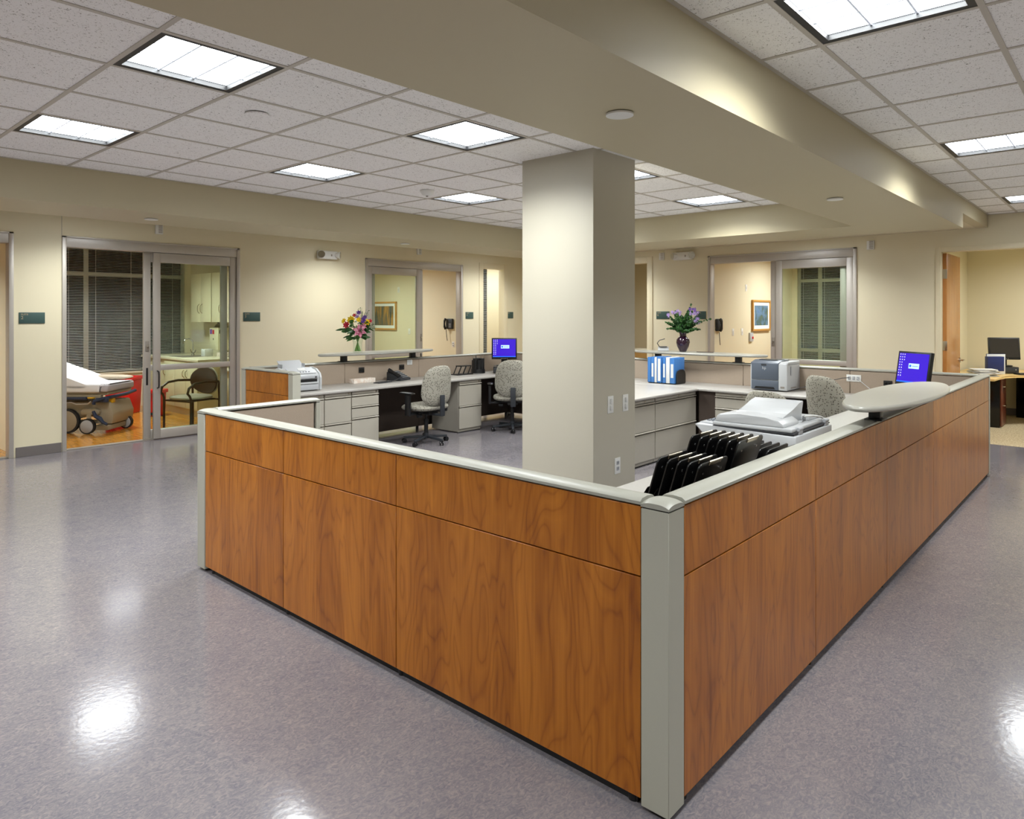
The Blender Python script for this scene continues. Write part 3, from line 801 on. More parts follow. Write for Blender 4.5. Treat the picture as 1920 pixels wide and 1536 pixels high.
cb = MB(); cb.tube([(8.20, 2.28, .90), (8.12, 2.2, .86), (8.08, 2.1, .79), (8.05, 2.02, .742)], .003, 6)
tag(cb.build('data_cable', 'white_plastic'), 'thin white cable drooping from white outlet past black plate', 'cable')
nt_ = MB().box(-.045, .045, -.004, 0, -.035, .035, .001); nt_ = nt_.build('paper_note', 'paper', None, (6.20, 7.447, .945))
tag(nt_, 'small white notice pinned under the left oval shelf', 'note')
tl = MB()
for k in range(5): tl.box(-.03, .03, -.0052, -.0045, -.022+k*.010, -.020+k*.010)
tl.build('print_lines', 'dark_grey_plastic', nt_)

# ------------------------------------------------------------------ worktops
DZ = .735
def worktop(name, label, rects):
    m_ = MB()
    for (x0, x1, y0, y1) in rects: m_.box(x0, x1, y0, y1, DZ-.032, DZ, .010, 3)
    return tag(m_.build(name, 'laminate'), label, 'worktop')
worktop('worktop', 'long pale worktop under the fax and left monitor', [(3.92, 7.545, 6.77, 7.445)])
worktop('worktop', 'pale worktop carrying the printer and right monitor', [(7.55, 8.215, 1.18, 7.44)])
worktop('worktop', 'pale peninsula worktop beside the blue binders', [(5.90, 7.545, 3.83, 5.05)])
worktop('worktop', 'pale worktop under the copier and clipboards', [(2.04, 7.545, 1.178, 1.95)])

# ------------------------------------------------------------------ pedestals
def cabinet(label, x, y, rz, w, rows, depth=.55, lock=.5, group=None, top=DZ-.033, lateral=False):
    """front faces local -Y at y=0; x from 0..w"""
    t = thing('drawer_cabinet', label, 'cabinet', (x, y, 0), rz, group)
    MB().box(.001, w-.001, .022, depth, .012, top, .002, 1).build('body', 'cabinet_metal', t)
    MB().box(.006, w-.006, .0, .021, top-.036, top-.002, .002, 1).build('top_rail', 'cabinet_metal', t)
    z = top-.040
    for k, hgt in enumerate(rows):
        z0 = z-hgt
        d_ = MB()
        # face with a recessed grip along its top edge
        d_.prism([(.0215, z0+.003), (.0, z0+.003), (.0, z-.032), (.004, z-.029), (.0215, z-.040)], 'yz', .004, w-.004)
        dr = d_.build('drawer', 'cabinet_metal', t, flat=True)
        MB().prism([(.0215, z-.003), (-.003, z-.003), (-.007, z-.008), (-.007, z-.015), (-.003, z-.015), (.0, z-.011), (.0215, z-.011)], 'yz', .004, w-.004).build('handle', 'cabinet_metal', dr)
        z = z0
    MB().cyl((w*lock, -.006, top-.019), (w*lock, .0, top-.019), .009, n=14).build('lock', 'nickel', t)
    MB().box(.003, w-.003, .03, .05, .0, .012).build('plinth', 'black_plastic', t)
    return t
D3 = (.135, .135, .33); D2 = (.30, .31)
cabinet('drawer cabinet nearest the fax machine, mostly hidden', 3.975, 6.80, 0, .45, D2, lock=.86, group=None)
cabinet('two-drawer cabinet second from the fax machine', 4.43, 6.80, 0, .36, D2, lock=.9)
cabinet('three-drawer cabinet left of the first task chair', 4.795, 6.80, 0, .39, D3, lock=.9)
cabinet('two-drawer cabinet between the two left task chairs', 6.52, 6.80, 0, .43, D2, lock=.86)
cabinet('wide lateral file cabinet partly hidden behind the pillar', 5.92, 3.86, 0, .69, D2, lock=.7)
cabinet('wide lateral file cabinet below the blue binders', 6.615, 3.86, 0, .93, D2, lock=.55)
cabinet('drawer cabinet under the printer, left of its pair', 7.58, 3.64, R(-90), .385, D3, lock=.85)
cabinet('drawer cabinet under the printer, right of its pair', 7.58, 3.25, R(-90), .385, D3, lock=.4)
cabinet('file cabinet hidden below the near worktop', 3.4, 1.90, R(180), .45, D2)
MB_ = MB().box(7.60, 7.62, 3.645, 3.85, .05, DZ-.033); kp = tag(MB_.build('knee_shade_panel', 'core_and_knee_shade', flat=True), 'knee space panel right of the wide file cabinet, shade painted in its colour', 'panel')  # closes the knee space; its dark brown is painted shade

# ------------------------------------------------------------------ oval transaction shelves
def oval_shelf(label, x, y, rz, L_=1.85, W_=.40, z=1.115):
    t = thing('oval_shelf', label, 'shelf', (x, y, 0), rz, 'oval transaction shelves')
    m_ = MB(); n = 64; layers = [(.93, z-.032), (.985, z-.026), (1., z-.016), (.99, z-.006), (.965, z)]
    rings = []
    for s_, zz in layers:
        row = []
        for i in range(n):
            a = 2*math.pi*i/n; c, s2 = math.cos(a), math.sin(a)
            px_ = math.copysign(abs(c)**.92, c)*(L_/2-(1-s_)*.3); py_ = math.copysign(abs(s2)**1.0, s2)*(W_/2-(1-s_)*.3)
            row.append(m_.bm.verts.new((px_, py_, zz)))
        rings.append(row)
    for A, B in zip(rings, rings[1:]):
        for k in range(n): m_.bm.faces.new((A[k], A[(k+1) % n], B[(k+1) % n], B[k]))
    m_.bm.faces.new(rings[0][::-1]); m_.bm.faces.new(rings[-1])
    m_.build('shelf_top', 'laminate_shelf', t)
    for k in (-1, 1):
        b = MB(); b.box(k*.56-.035, k*.56+.035, -.03, .03, TZ, z-.031, .003); b.box(k*.56-.06, k*.56+.06, -.045, .045, TZ-.004, TZ+.004, .001)
        b.build('bracket', 'black_plastic', t)
    return t
mat('laminate_shelf', (166, 164, 155), .28)
oval_shelf('oval shelf carrying the clear vase of mixed flowers', 5.70, 7.46, 0)
oval_shelf('oval shelf carrying the dark purple vase', 8.27, 4.22, R(90))
oval_shelf('large near oval shelf on the right counter wall', 4.87, 1.10, 0, 1.83, .42)

# ------------------------------------------------------------------ task chairs
def task_chair(label, x, y, face, seat_h=.46, back_tilt=8, arms=(1, -1), fabric='chair_fabric', top=.97):
    """face: heading in degrees the sitter looks"""
    t = thing('task_chair', label, 'chair', (x, y, 0), R(face-90), 'patterned task chairs' if fabric == 'chair_fabric' else None)
    hub = MB(); hub.cyl((0, 0, .06), (0, 0, .13), .035, .032, 20); hub.build('hub', 'charcoal', t)
    for k in range(5):
        a = R(72*k+54); c, s_ = math.cos(a), math.sin(a)
        l = MB(); l.box(.03, .285, -.019, .019, .070, .098, .005)
        for v in l.bm.verts:
            q = (v.co.x-.03)/.255; v.co.z -= .018*q; v.co.y *= 1-.25*q
        l.xf(Matrix.Rotation(a, 4, 'Z')); lg = l.build('leg', 'charcoal', t)
        cs = MB(); cx_, cy_ = .275*c, .275*s_; ta = a+1.1+k
        tx, ty = -math.sin(ta), math.cos(ta)
        for g_ in (-1, 1):
            p_ = Vector((cx_, cy_, .027))+Vector((math.cos(ta), math.sin(ta), 0))*g_*.010
            q_ = p_+Vector((math.cos(ta), math.sin(ta), 0))*g_*.013
            cs.cyl(p_, q_, .027, n=18)
        cs.cyl((cx_, cy_, .03), (cx_, cy_, .075), .009)
        cs.build('caster', 'black_plastic', lg)
    MB().cyl((0, 0, .12), (0, 0, .30), .026, n=20).cyl((0, 0, .30), (0, 0, seat_h-.08), .015, n=16).build('gas_lift', 'black_plastic', t)
    mch = MB(); mch.box(-.07, .07, -.14, .09, seat_h-.095, seat_h-.05, .008); mch.box(-.26, .26, -.03, .03, seat_h-.075, seat_h-.055, .004)
    mch.tube([(.06, .02, seat_h-.075), (.2, .03, seat_h-.085), (.27, .0, seat_h-.10)], .006, 6); mch.cyl((-.19, -.05, seat_h-.10), (-.13, -.05, seat_h-.10), .022)
    mch.build('mechanism', 'black_plastic', t)
    MB().pillow((0, .02, seat_h), .265, .24, .052, 'z', n=3.4, m=2.6, f=lambda x_, y_, z_: (x_, y_, z_-.02*max(0, y_/.24)**2)).build('seat', fabric, t)
    hb = (top-seat_h)/2+.0; zc = seat_h+.02+hb
    Mx = Matrix.Translation((0, -.235, zc)) @ Matrix.Rotation(R(back_tilt), 4, 'X')
    b = MB().pillow((0, 0, 0), .24, hb, .042, 'y', n=3.0, m=2.6, f=lambda x_, y_, z_: (x_*(1-.10*z_/hb), y_+.9*x_*x_-.10*(z_-.05)**2, z_))
    b.xf(Mx); b.build('backrest', fabric, t)
    bp = MB(); bp.box(-.035, .035, -.30, -.278, seat_h-.10, seat_h+.16, .008); bp.box(-.03, .03, -.29, -.10, seat_h-.10, seat_h-.075, .005)
    bp.build('back_support', 'charcoal', t)
    for sx in arms:
        a_ = MB(); a_.box(sx*.31-.018, sx*.31+.018, -.05, .03, seat_h-.09, seat_h+.17, .008); a_.box(sx*.16, sx*.315, -.04, .02, seat_h-.085, seat_h-.065, .004)
        ar = a_.build('armrest', 'black_plastic', t)
        MB().pillow((sx*.305, .01, seat_h+.185), .042, .125, .014, 'z', n=3, m=2.4, nu=24, nv=8).build('arm_pad', 'black_plastic', ar)
    return t
task_chair('patterned task chair with black arm in front of the desk phone', 5.76, 6.60, 92, arms=(1, -1), top=.96)
task_chair('patterned task chair facing the left blue monitor beside the pillar', 7.19, 6.44, 44, arms=(1, -1), top=.97)
task_chair('patterned task chair at right beyond the copier, turned right', 7.23, 2.16, -26, top=1.0, back_tilt=12)
task_chair('patterned task chair almost hidden behind the copier', 6.40, 2.44, -10, top=.90)
task_chair('black office chair at the right edge inside the carpeted office', 12.93, .42, 190, fabric='black_plastic', top=.95)

# ------------------------------------------------------------------ monitors
def monitor(label, x, y, face, z=DZ, w=.375, h=.30, on=True, tilt=4, lift=.0):
    """face: heading of the screen normal"""
    t = thing('computer_monitor', label, 'monitor', (x, y, z), R(face+90), None)
    M = Matrix.Translation((0, 0, .115+h/2+lift)) @ Matrix.Rotation(R(-tilt), 4, 'X')
    MB().box(-w/2, w/2, -.02, .02, -h/2-.015, h/2, .004).box(-w/2+.06, w/2-.06, .02, .05, -h/2+.05, h/2-.05, .01).xf(M).build('housing', 'black_plastic', t)
    b = .018
    sc = MB().box(-w/2+b, w/2-b, -.0215, -.0198, -h/2+.018, h/2-b).xf(M).build('screen', 'screen_blue' if on else 'screen_off', t)
    if on:
        W2, H2 = w/2-b, h/2-b
        MB().box(-W2, W2, -.0222, -.0214, -h/2+.018, -h/2+.030).xf(M).build('task_bar', 'screen_bar', sc)
        MB().box(-.05, .075, -.0222, -.0214, -.005, .045).xf(M).build('dialog_box', 'screen_dialog', sc)
        ic = MB()
        for c_, n_i in enumerate((9, 9, 3)):
            for r_ in range(n_i):
                ic.box(-W2+.010+c_*.026, -W2+.019+c_*.026, -.0222, -.0214, H2-.018-r_*.026, H2-.008-r_*.026)
        ic.xf(M).build('icons', 'screen_icon', sc)
        lg = MB().cyl((-.030, -.0226, .02), (-.030, -.0220, .02), .013, n=18).xf(M).build('logo', 'screen_bar', sc)
        ln = MB().box(-.008, .062, -.0226, -.0221, .016, .021).xf(M).build('caption', 'screen_bar', sc)
    bt = MB()
    for k in range(5): bt.box(-.05+k*.022, -.038+k*.022, -.0213, -.0195, -h/2-.007, -h/2-.002)
    bt.xf(M).build('buttons', 'aluminium', t)
    MB().box(-.045, .045, .01, .035, .01, .16+lift, .006).build('neck', 'black_plastic', t)
    MB().pillow((0, .02, .01), .12, .09, .01, 'z', n=2.6, m=3, nu=28, nv=6).build('foot', 'black_plastic', t)
    return t
monitor('blue-screen monitor on the left worktop beside the pillar', 7.66, 7.02, 222, z=DZ+.10)
monitor('blue-screen monitor above the right counter wall', 7.60, 1.60, 146, z=DZ, lift=.07, w=.39, h=.32, tilt=9)
def desktop_pc(label, x, y, rz, z=DZ):
    t = thing('desktop_computer', label, 'computer', (x, y, z), rz)
    MB().box(-.16, .16, -.18, .18, .006, .098, .006).build('case', 'black_plastic', t)
    MB().box(-.15, .15, -.184, -.179, .02, .085, .002).build('front_panel', 'dark_grey_plastic', t)
    MB().cyl((.12, -.188, .06), (.12, -.183, .06), .008).build('power_button', 'aluminium', t)
desktop_pc('flat black computer under the left blue-screen monitor', 7.66, 7.02, R(222+90))

# ------------------------------------------------------------------ fax machine
fx = thing('fax_machine', 'white fax machine on the left worktop beside the wood end', 'fax machine', (4.28, 7.15, DZ), R(-3))
prof = [(-.19, .01), (-.19, .16), (-.175, .19), (-.10, .235), (0, .255), (.10, .25), (.17, .22), (.19, .01)]
MB().prism(prof, 'yz', -.20, .20, .004).build('body', 'white_plastic', fx)
MB().box(-.155, .16, -.196, -.188, .105, .135).build('output_slot', 'black_plastic', fx)
MB().box(-.165, .17, -.205, -.188, .085, .104, .003).build('output_lip', 'white_plastic', fx)
MB().box(-.165, .17, -.200, -.188, .015, .075, .004).build('paper_drawer', 'grey_white_plastic', fx)
for k in (-1, 1): MB().prism([(-.205, .01), (-.205, .15), (-.18, .20), (-.10, .245), (0, .262), (.05, .26), (.05, .01)], 'yz', k*.203-.012, k*.203+.012, .004).build('side_panel', 'white_plastic', fx)
MB().box(-.165, .17, -.203, -.190, .145, .175, .002).build('front_panel', 'grey_white_plastic', fx)
MB().box(.13, .15, -.206, -.2025, .150, .166).build('badge', 'dark_grey_plastic', fx)
cp = MB().prism([(-.17, .198), (-.06, .256), (-.06, .262), (-.172, .204)], 'yz', -.16, .16).build('control_panel', 'grey_white_plastic', fx)
MB().prism([(-.12, .231), (-.08, .252), (-.08, .257), (-.122, .235)], 'yz', -.03, .06).build('display', 'paper', cp)
bt = MB()
for k in range(4): bt.box(-.03+k*.035, -.014+k*.035, -.150, -.142, .215, .221)
bt.build('buttons', 'dark_grey_plastic', cp)
tr = MB(); tr.prism([(.02, .25), (.16, .335), (.165, .33), (.03, .243)], 'yz', -.15, .13); tr.box(-.15, -.145, .03, .14, .25, .30); tr.box(.125, .13, .03, .14, .25, .30)
tr.build('document_tray', 'grey_white_plastic', fx)
MB().prism([(-.02, .19), (-.12, .235), (-.34, .21), (-.31, .19)], 'xz', .02, .16).build('side_tray', 'white_plastic', fx)

# small box, desk phone
tb = tag(MB().box(-.17, .17, -.05, .05, 0, .055, .002).build('tissue_box', 'tissue_box', None, (5.33, 7.33, DZ), R(3)), 'low pale pink box on the left worktop', 'box')
ph = thing('desk_phone', 'charcoal desk phone on the left worktop', 'telephone', (5.86, 7.27, DZ), R(18))
MB().prism([(-.11, .0), (-.11, .025), (.08, .115), (.11, .11), (.11, 0)], 'yz', -.11, .13, .006).build('base', 'charcoal', ph)
MB().tube([(-.10, -.08, .055), (-.10, -.06, .075), (-.10, 0, .10), (-.10, .06, .13), (-.10, .08, .135)], [.028, .024, .018, .024, .028], 10).build('handset', 'black_plastic', ph)
kb = MB()
for i in range(4):
    for j in range(5):
        y_ = -.08+j*.034; z_ = .025+(y_+.11)/.19*.09
        kb.box(-.02+i*.034, .002+i*.034, y_-.008, y_+.008, z_, z_+.007)
kb.build('keypad', 'grey_white_plastic', ph)
MB().tube([(-.10, -.08, .03), (-.2, -.06, .01), (-.3, -.03, .008), (-.22, .03, .008)], .006, 6).build('cord', 'black_plastic', ph)
nb = tag(MB().box(-.12, .12, -.05, .05, 0, .012, .002).build('notepad', 'dark_grey_plastic', None, (5.50, 7.13, DZ), R(10)), 'dark flat pad lying left of the desk phone', 'notepad')

# slanted file holder
sf = thing('desk_file_stand', 'low black stand with slanted loops behind the first task chair', 'file stand', (7.02, 7.25, DZ), R(0))
MB().box(-.17, .15, -.07, .07, 0, .012, .003).build('base', 'black_plastic', sf)
for k in range(3):
    x_ = -.13+k*.095
    MB().tube([(x_, -.05, .01), (x_+.06, -.05, .12), (x_+.06, .05, .12), (x_, .05, .01)], .008, 8).build('loop', 'black_plastic', sf)
MB().box(-.09, .13, -.05, .05, .118, .132, .003).build('top_bar', 'black_plastic', sf)
# rotary organiser
ro = thing('desk_organizer', 'round black desk organizer with pens beside the left monitor', 'organizer', (7.36, 7.27, DZ), 0)
MB().cyl((0, 0, 0), (0, 0, .06), .105, .10, 28).build('base', 'black_plastic', ro)
for k in range(6):
    a = R(60*k); cx_, cy_ = .058*math.cos(a), .058*math.sin(a); hh = .19+.03*(k % 2)
    MB().cyl((cx_, cy_, .06), (cx_, cy_, hh), .036, .038, 16).build('cup', 'black_plastic', ro)
MB().cyl((0, 0, .06), (0, 0, .215), .03).build('column', 'black_plastic', ro)
for k, (a, m_) in enumerate(((10, 'chrome'), (70, 'white_plastic'), (130, 'chrome'), (200, 'black_plastic'), (300, 'nickel'))):
    cx_, cy_ = .058*math.cos(R(a)), .058*math.sin(R(a))
    tag(MB().cyl((7.36+cx_, 7.27+cy_, DZ+.09), (7.36+cx_*1.3, 7.27+cy_*1.3, DZ+.265), .005, n=8).build('pen', m_), 'pen standing in the black desk organizer', 'pen', 'pens in the organizer')

# ------------------------------------------------------------------ printer
pr = thing('laser_printer', 'grey and white laser printer on the right worktop', 'printer', (7.82, 3.10, DZ), R(-90))
# local: X = along -y world (left->right), -Y toward viewer (-x world)
MB().box(-.22, .20, .0, .40, .012, .30, .012).build('body', 'white_plastic', pr)
MB().box(-.205, .105, -.008, .02, .125, .315, .006).build('front_door', 'slate_plastic', pr)
dd = MB().box(-.205, .105, -.008, .02, .012, .120, .006).build('paper_drawer', 'slate_plastic', pr)
MB().prism([(-.17, .022), (-.155, .048), (.055, .048), (.07, .022)], 'xz', -.0095, -.006).build('pull_recess', 'black_plastic', dd)
MB().box(.107, .205, -.010, .03, .012, .318, .012).build('corner_column', 'white_plastic', pr)
MB().box(-.09, -.03, -.0095, -.006, .285, .305).build('latch', 'dark_grey_plastic', pr)
MB().prism([(-.0, .30), (.0, .318), (.12, .345), (.32, .345), (.38, .30)], 'yz', -.215, .103, .004).build('top_cover', 'slate_plastic', pr)
MB().prism([(.10, .3445), (.30, .3445), (.30, .3475), (.10, .3475)], 'yz', -.16, .06).build('output_bay', 'black_plastic', pr)
MB().box(.107, .205, .03, .39, .30, .335, .012).build('control_top', 'white_plastic', pr)
MB().box(.13, .18, .06, .10, .3345, .338).build('display', 'dark_grey_plastic', pr)
text('logo', 'hp', .045, 'white_plastic', pr, (-.078, -.0085, .245), (R(90), 0, 0))
MB().box(.2045, .2065, .10, .13, .18, .28).build('side_label', 'grey_white_plastic', pr)
MB().box(.2045, .2065, .10, .26, .035, .045).build('side_slot', 'aluminium_dark', pr)
MB().box(.13, .175, -.0125, -.009, .04, .06, .004).build('badge', 'aluminium_dark', pr)

# ------------------------------------------------------------------ blue binders in a black holder
bh = thing('binder_rack', 'black binder rack on the right worktop', 'rack', (7.86, 4.43, DZ), R(-90))
MB().box(-.20, .20, -.10, .12, 0, .012, .003).build('base', 'black_plastic', bh)
MB().prism([(-.10, .01), (-.10, .13), (-.08, .165), (-.03, .18), (.05, .18), (.10, .16), (.12, .12), (.12, .01)], 'yz', .195, .207).build('end_panel', 'black_plastic', bh)
MB().prism([(-.10, .01), (-.10, .13), (-.08, .165), (-.03, .18), (.05, .18), (.10, .16), (.12, .12), (.12, .01)], 'yz', -.207, -.195).build('end_panel', 'black_plastic', bh)
bw = [('blue_vinyl', .044, 'leftmost blue binder in the rack'), ('blue_vinyl', .046, 'blue binder with a tall white label, second from left'), ('paper', .030, 'thin white binder, third from left in rack'),
      ('blue_vinyl', .066, 'wide blue binder with white spine insert, middle of rack'), ('blue_vinyl', .044, 'blue binder with label, fifth from left'), ('paper', .050, 'white binder, sixth from left'), ('blue_vinyl', .062, 'rightmost blue binder beside the black rack end')]
x_ = -.19
for i, (m_, wd, lb) in enumerate(bw):
    c_ = x_+wd/2; x_ += wd+.004+(.010 if i in (3,) else 0)
    wy = 4.43-c_
    b = thing('ring_binder', lb, 'binder', (7.86, wy, DZ+.0125), R(-90), 'binders in the black rack')
    hh = .315+(.006 if i % 2 else 0)
    MB().box(-wd/2, wd/2, -.13, .13, 0, hh, .004).build('cover', m_, b)
    if i in (1, 3, 4, 6):
        MB().box(-wd*.28, wd*.28, -.1315, -.1298, .07 if i != 3 else .02, .24 if i != 3 else .30).build('spine_label', 'paper', b)
    for k in (-1, 1): pass

# ------------------------------------------------------------------ vases
def stems(m_, base_z, n, spread, h0, r, zb):
    pts = []
    for k in range(n):
        a = 2*math.pi*k/n+random.uniform(-.3, .3); rr = random.uniform(.2, 1)*spread
        top = Vector((rr*math.cos(a), rr*math.sin(a), h0*random.uniform(.8, 1.05)))
        b0 = Vector((-.034*math.cos(a), -.034*math.sin(a), zb))
        mid = Vector((.012*math.cos(a), .012*math.sin(a), base_z))
        m_.tube([b0, mid, mid.lerp(top, .5)+Vector((0, 0, .01)), top], r, 5); pts.append(top)
    return pts
def leaf(m_, p, d, L_, W_, droop=.3):
    d = Vector(d).normalized(); s_ = d.cross(Vector((0, 0, 1)))
    if s_.length < .05: s_ = Vector((1, 0, 0))
    s_.normalize(); s_ = Matrix.Rotation(random.uniform(.3, 2.8), 3, d) @ s_; p = Vector(p); u = s_.cross(d)
    a = [p]; q = []
    for t, wd in ((.3, .8), (.6, 1.0), (.85, .55)):
        c_ = p+d*L_*t+Vector((0, 0, -droop*L_*t*t)); q.append((c_+s_*W_/2*wd, c_-u*W_*.12, c_-s_*W_/2*wd))
    tip = p+d*L_+Vector((0, 0, -droop*L_))
    V_ = [m_.bm.verts.new(p)]+[m_.bm.verts.new(x) for g_ in q for x in g_]+[m_.bm.verts.new(tip)]
    F = [(0,1,2),(0,2,3),(1,4,5,2),(2,5,6,3),(4,7,8,5),(5,8,9,6),(7,10,8),(8,10,9)]
    for f_ in F: m_.bm.faces.new([V_[i] for i in f_])
def blossom(m_, p, d, r, n=6, wide=.55, cup=.35):
    d = Vector(d).normalized(); q = Vector((0, 0, 1)).rotation_difference(d); p = Vector(p)
    for k in range(n):
        a = 2*math.pi*k/n; dr = q@Vector((math.cos(a), math.sin(a), 0)); sd_ = q@Vector((-math.sin(a), math.cos(a), 0))
        P = [p, p+dr*r*.5+d*r*cup+sd_*r*wide*.5, p+dr*r+d*r*cup*.8, p+dr*r*.5+d*r*cup-sd_*r*wide*.5, p+dr*r*.5+d*r*cup*.6]
        V_ = [m_.bm.verts.new(x) for x in P]
        for f_ in ((0,1,4),(1,2,4),(2,3,4),(3,0,4)): m_.bm.faces.new([V_[i] for i in f_])
# A: clear glass vase with mixed flowers
FV = (5.33, 7.43, 1.1155)
va = thing('flower_vase', 'clear glass vase standing on the left oval shelf', 'vase', FV, 0)
MB().lathe([(.055, 0), (.06, .01), (.055, .06), (.058, .12), (.072, .175), (.069, .175), (.054, .12), (.051, .06), (.055, .014), (.001, .012)], n=28).build('vase_body', 'vase_glass', va)
bq = thing('flower_bouquet', 'mixed bouquet of yellow, pink and purple flowers in clear vase', 'flowers', FV, 0)
s_ = MB(); stems(s_, .17, 16, .12, .36, .006, .018); s_.build('stems', 'stem_green', bq)
Rv = Vector((math.sin(R(YAW)), -math.cos(R(YAW)), 0)); Fv = Vector((math.cos(R(YAW)), math.sin(R(YAW)), 0))
def at(u, z, dpt=0): return Rv*u - Fv*dpt + Vector((0, 0, z))
s_ = MB()
for k in range(70):
    a = random.uniform(0, 6.28); z = random.uniform(.17, .40); rr = random.uniform(.01, .11)
    leaf(s_, (rr*math.cos(a), rr*math.sin(a), z), (math.cos(a), math.sin(a), random.uniform(-.1, .7)), random.uniform(.07, .13), random.uniform(.035, .06), .35)
for (u_, z_) in ((-.12, .30), (-.10, .22), (-.07, .20)): leaf(s_, at(u_+.06, z_, .04), at(-1, -.05, .1), .14, .07, .2)
leaf(s_, at(-.12, .30, .03), at(-1, .0, .0), .16, .03, .12)
o = s_.build('leaf', 'leaf', bq, flat=True); o['kind'] = 'stuff'
FL = [(-.07, .415, .04, .062, 'petal_yellow', 8), (-.17, .40, .0, .045, 'petal_yellow', 7), (.03, .415, .06, .045, 'petal_yellow', 7), (.12, .385, .03, .05, 'petal_yellow', 8),
      (-.125, .35, .06, .055, 'petal_red', 7), (-.04, .47, .0, .035, 'petal_red', 6), (.05, .27, .10, .095, 'petal_pink', 6), (.0, .455, .02, .035, 'petal_lilac', 6),
      (.015, .505, 0, .04, 'petal_purple', 6), (.075, .41, .05, .05, 'petal_purple', 7), (.085, .33, .07, .05, 'petal_pink', 6), (.155, .40, 0, .035, 'petal_red', 6), (.09, .45, 0, .035, 'petal_purple', 6)]
for (u_, z_, dp, r_, m_, n_i) in FL:
    f_ = MB(); d_ = at(u_*2, .25, .9 if r_ > .045 else .5)
    blossom(f_, at(u_, z_, dp), d_, r_, n_i); blossom(f_, at(u_, z_, dp)+d_.normalized()*.006, d_, r_*.6, n_i, cup=.6)
    f_.build('flower', m_, bq, flat=True)
s_ = MB()
for k in range(26):
    p_ = at(random.uniform(.0, .14), random.uniform(.48, .57), 0) if k < 15 else at(random.uniform(.15, .24), random.uniform(.30, .38), .0)
    leaf(s_, p_, (random.uniform(-1, 1), random.uniform(-1, 1), random.uniform(-.2, 1)), .03, .008)
    s_.tube([at(.05, .35), at(.05, .35).lerp(p_, .6), p_], .0014, 4)
o = s_.build('filler_sprig', 'leaf', bq, flat=True); o['kind'] = 'stuff'
# B: purple vase with fern
PV = (8.27, 4.415, 1.1155)
vb = thing('flower_vase', 'dark purple vase standing on the right oval shelf', 'vase', PV, 0)
MB().lathe([(.040, 0), (.045, .008), (.075, .07), (.088, .125), (.080, .165), (.045, .20), (.042, .225), (.055, .262), (.052, .262), (.037, .225), (.03, .2), (.001, .19)], n=28).build('vase_body', 'vase_purple', vb)
bq = thing('flower_bouquet', 'fern and lilac flower bouquet in the dark purple vase', 'flowers', PV, 0)
s_ = MB(); tops = stems(s_, .26, 14, .17, .50, .004, .24); s_.build('stems', 'stem_green', bq)
s_ = MB()
def frond(m_, p0, p1, n=8, L_=.062, W_=.030):
    p0, p1 = Vector(p0), Vector(p1); d_ = (p1-p0); side = d_.cross(Vector((0, 0, 1))).normalized() if d_.cross(Vector((0,0,1))).length > .01 else Vector((1,0,0))
    mid = p0.lerp(p1, .5)+Vector((0, 0, .03))
    pts = [p0.lerp(mid, t/4).lerp(mid.lerp(p1, t/4), t/4) for t in range(5)]
    m_.tube(pts, .002, 4)
    for k in range(1, n+1):
        t = k/n; q = p0.lerp(mid, t).lerp(mid.lerp(p1, t), t); ll = L_*(1.1-.7*t)
        for g_ in (-1, 1): leaf(m_, q, side*g_+d_.normalized()*.6, ll, W_*1.3, .15)
    leaf(m_, pts[-1], d_, L_*.6, W_, .1)
for k in range(44):
    a = random.uniform(0, 6.28); rr = random.uniform(.08, .24); zt = random.uniform(.33, .58)-rr*.3
    frond(s_, (.02*math.cos(a), .02*math.sin(a), .25), (rr*math.cos(a), rr*math.sin(a), zt))
frond(s_, at(.03, .3, 0), at(.34, .42, 0)); frond(s_, at(0, .3, 0), at(.10, .60, 0)); frond(s_, at(0, .28, 0), at(-.22, .38, .05)); frond(s_, at(0, .28, 0), at(-.20, .30, .05))
o = s_.build('fern_frond', 'leaf', bq, flat=True); o['kind'] = 'stuff'
for (u_, z_, m_) in ((-.14, .50, 'petal_lilac'), (-.19, .47, 'petal_lilac'), (-.10, .53, 'petal_lilac'), (-.06, .50, 'petal_lilac'), (.09, .55, 'petal_purple'), (.13, .54, 'petal_purple'), (.12, .50, 'petal_lilac'),
                     (.16, .50, 'petal_lilac'), (.07, .50, 'petal_lilac'), (.17, .44, 'petal_lilac'), (.14, .39, 'petal_lilac'), (.18, .38, 'petal_lilac')):
    f_ = MB()
    for q in range(4):
        e_ = Vector((random.uniform(-.02, .02), random.uniform(-.02, .02), random.uniform(-.02, .02)))
        blossom(f_, at(u_, z_, .06)+e_, at(random.uniform(-1, 1), .5, 1), .024, 5)
    f_.build('flower', m_, bq, flat=True)
wd = thing('desk_phone', 'small white desk phone with black cord left of the purple vase', 'telephone', (8.30, 4.72, 1.1155), R(-60))
MB().prism([(-.06, 0), (-.06, .02), (.05, .055), (.06, 0)], 'yz', -.07, .07, .004).build('base', 'white_plastic', wd)
MB().tube([(-.05, .03, .05), (-.08, .03, .10), (-.05, .03, .14), (.02, .03, .16)], .006, 6).build('cord', 'black_plastic', wd)
MB().box(-.05, .05, -.02, .02, .05, .06, .003).build('handset', 'dark_grey_plastic', wd)
tag(MB().box(-.11, .11, -.004, .004, 0, .008, .002).build('pen', 'brown_shell', None, (8.30, 4.12, 1.1155), R(100)), 'dark pen lying right of the purple vase', 'pen')

# ------------------------------------------------------------------ copier
cp = thing('copier', 'white desktop copier with document feeder on the near worktop', 'copier', (4.05, 1.62, DZ), R(180))
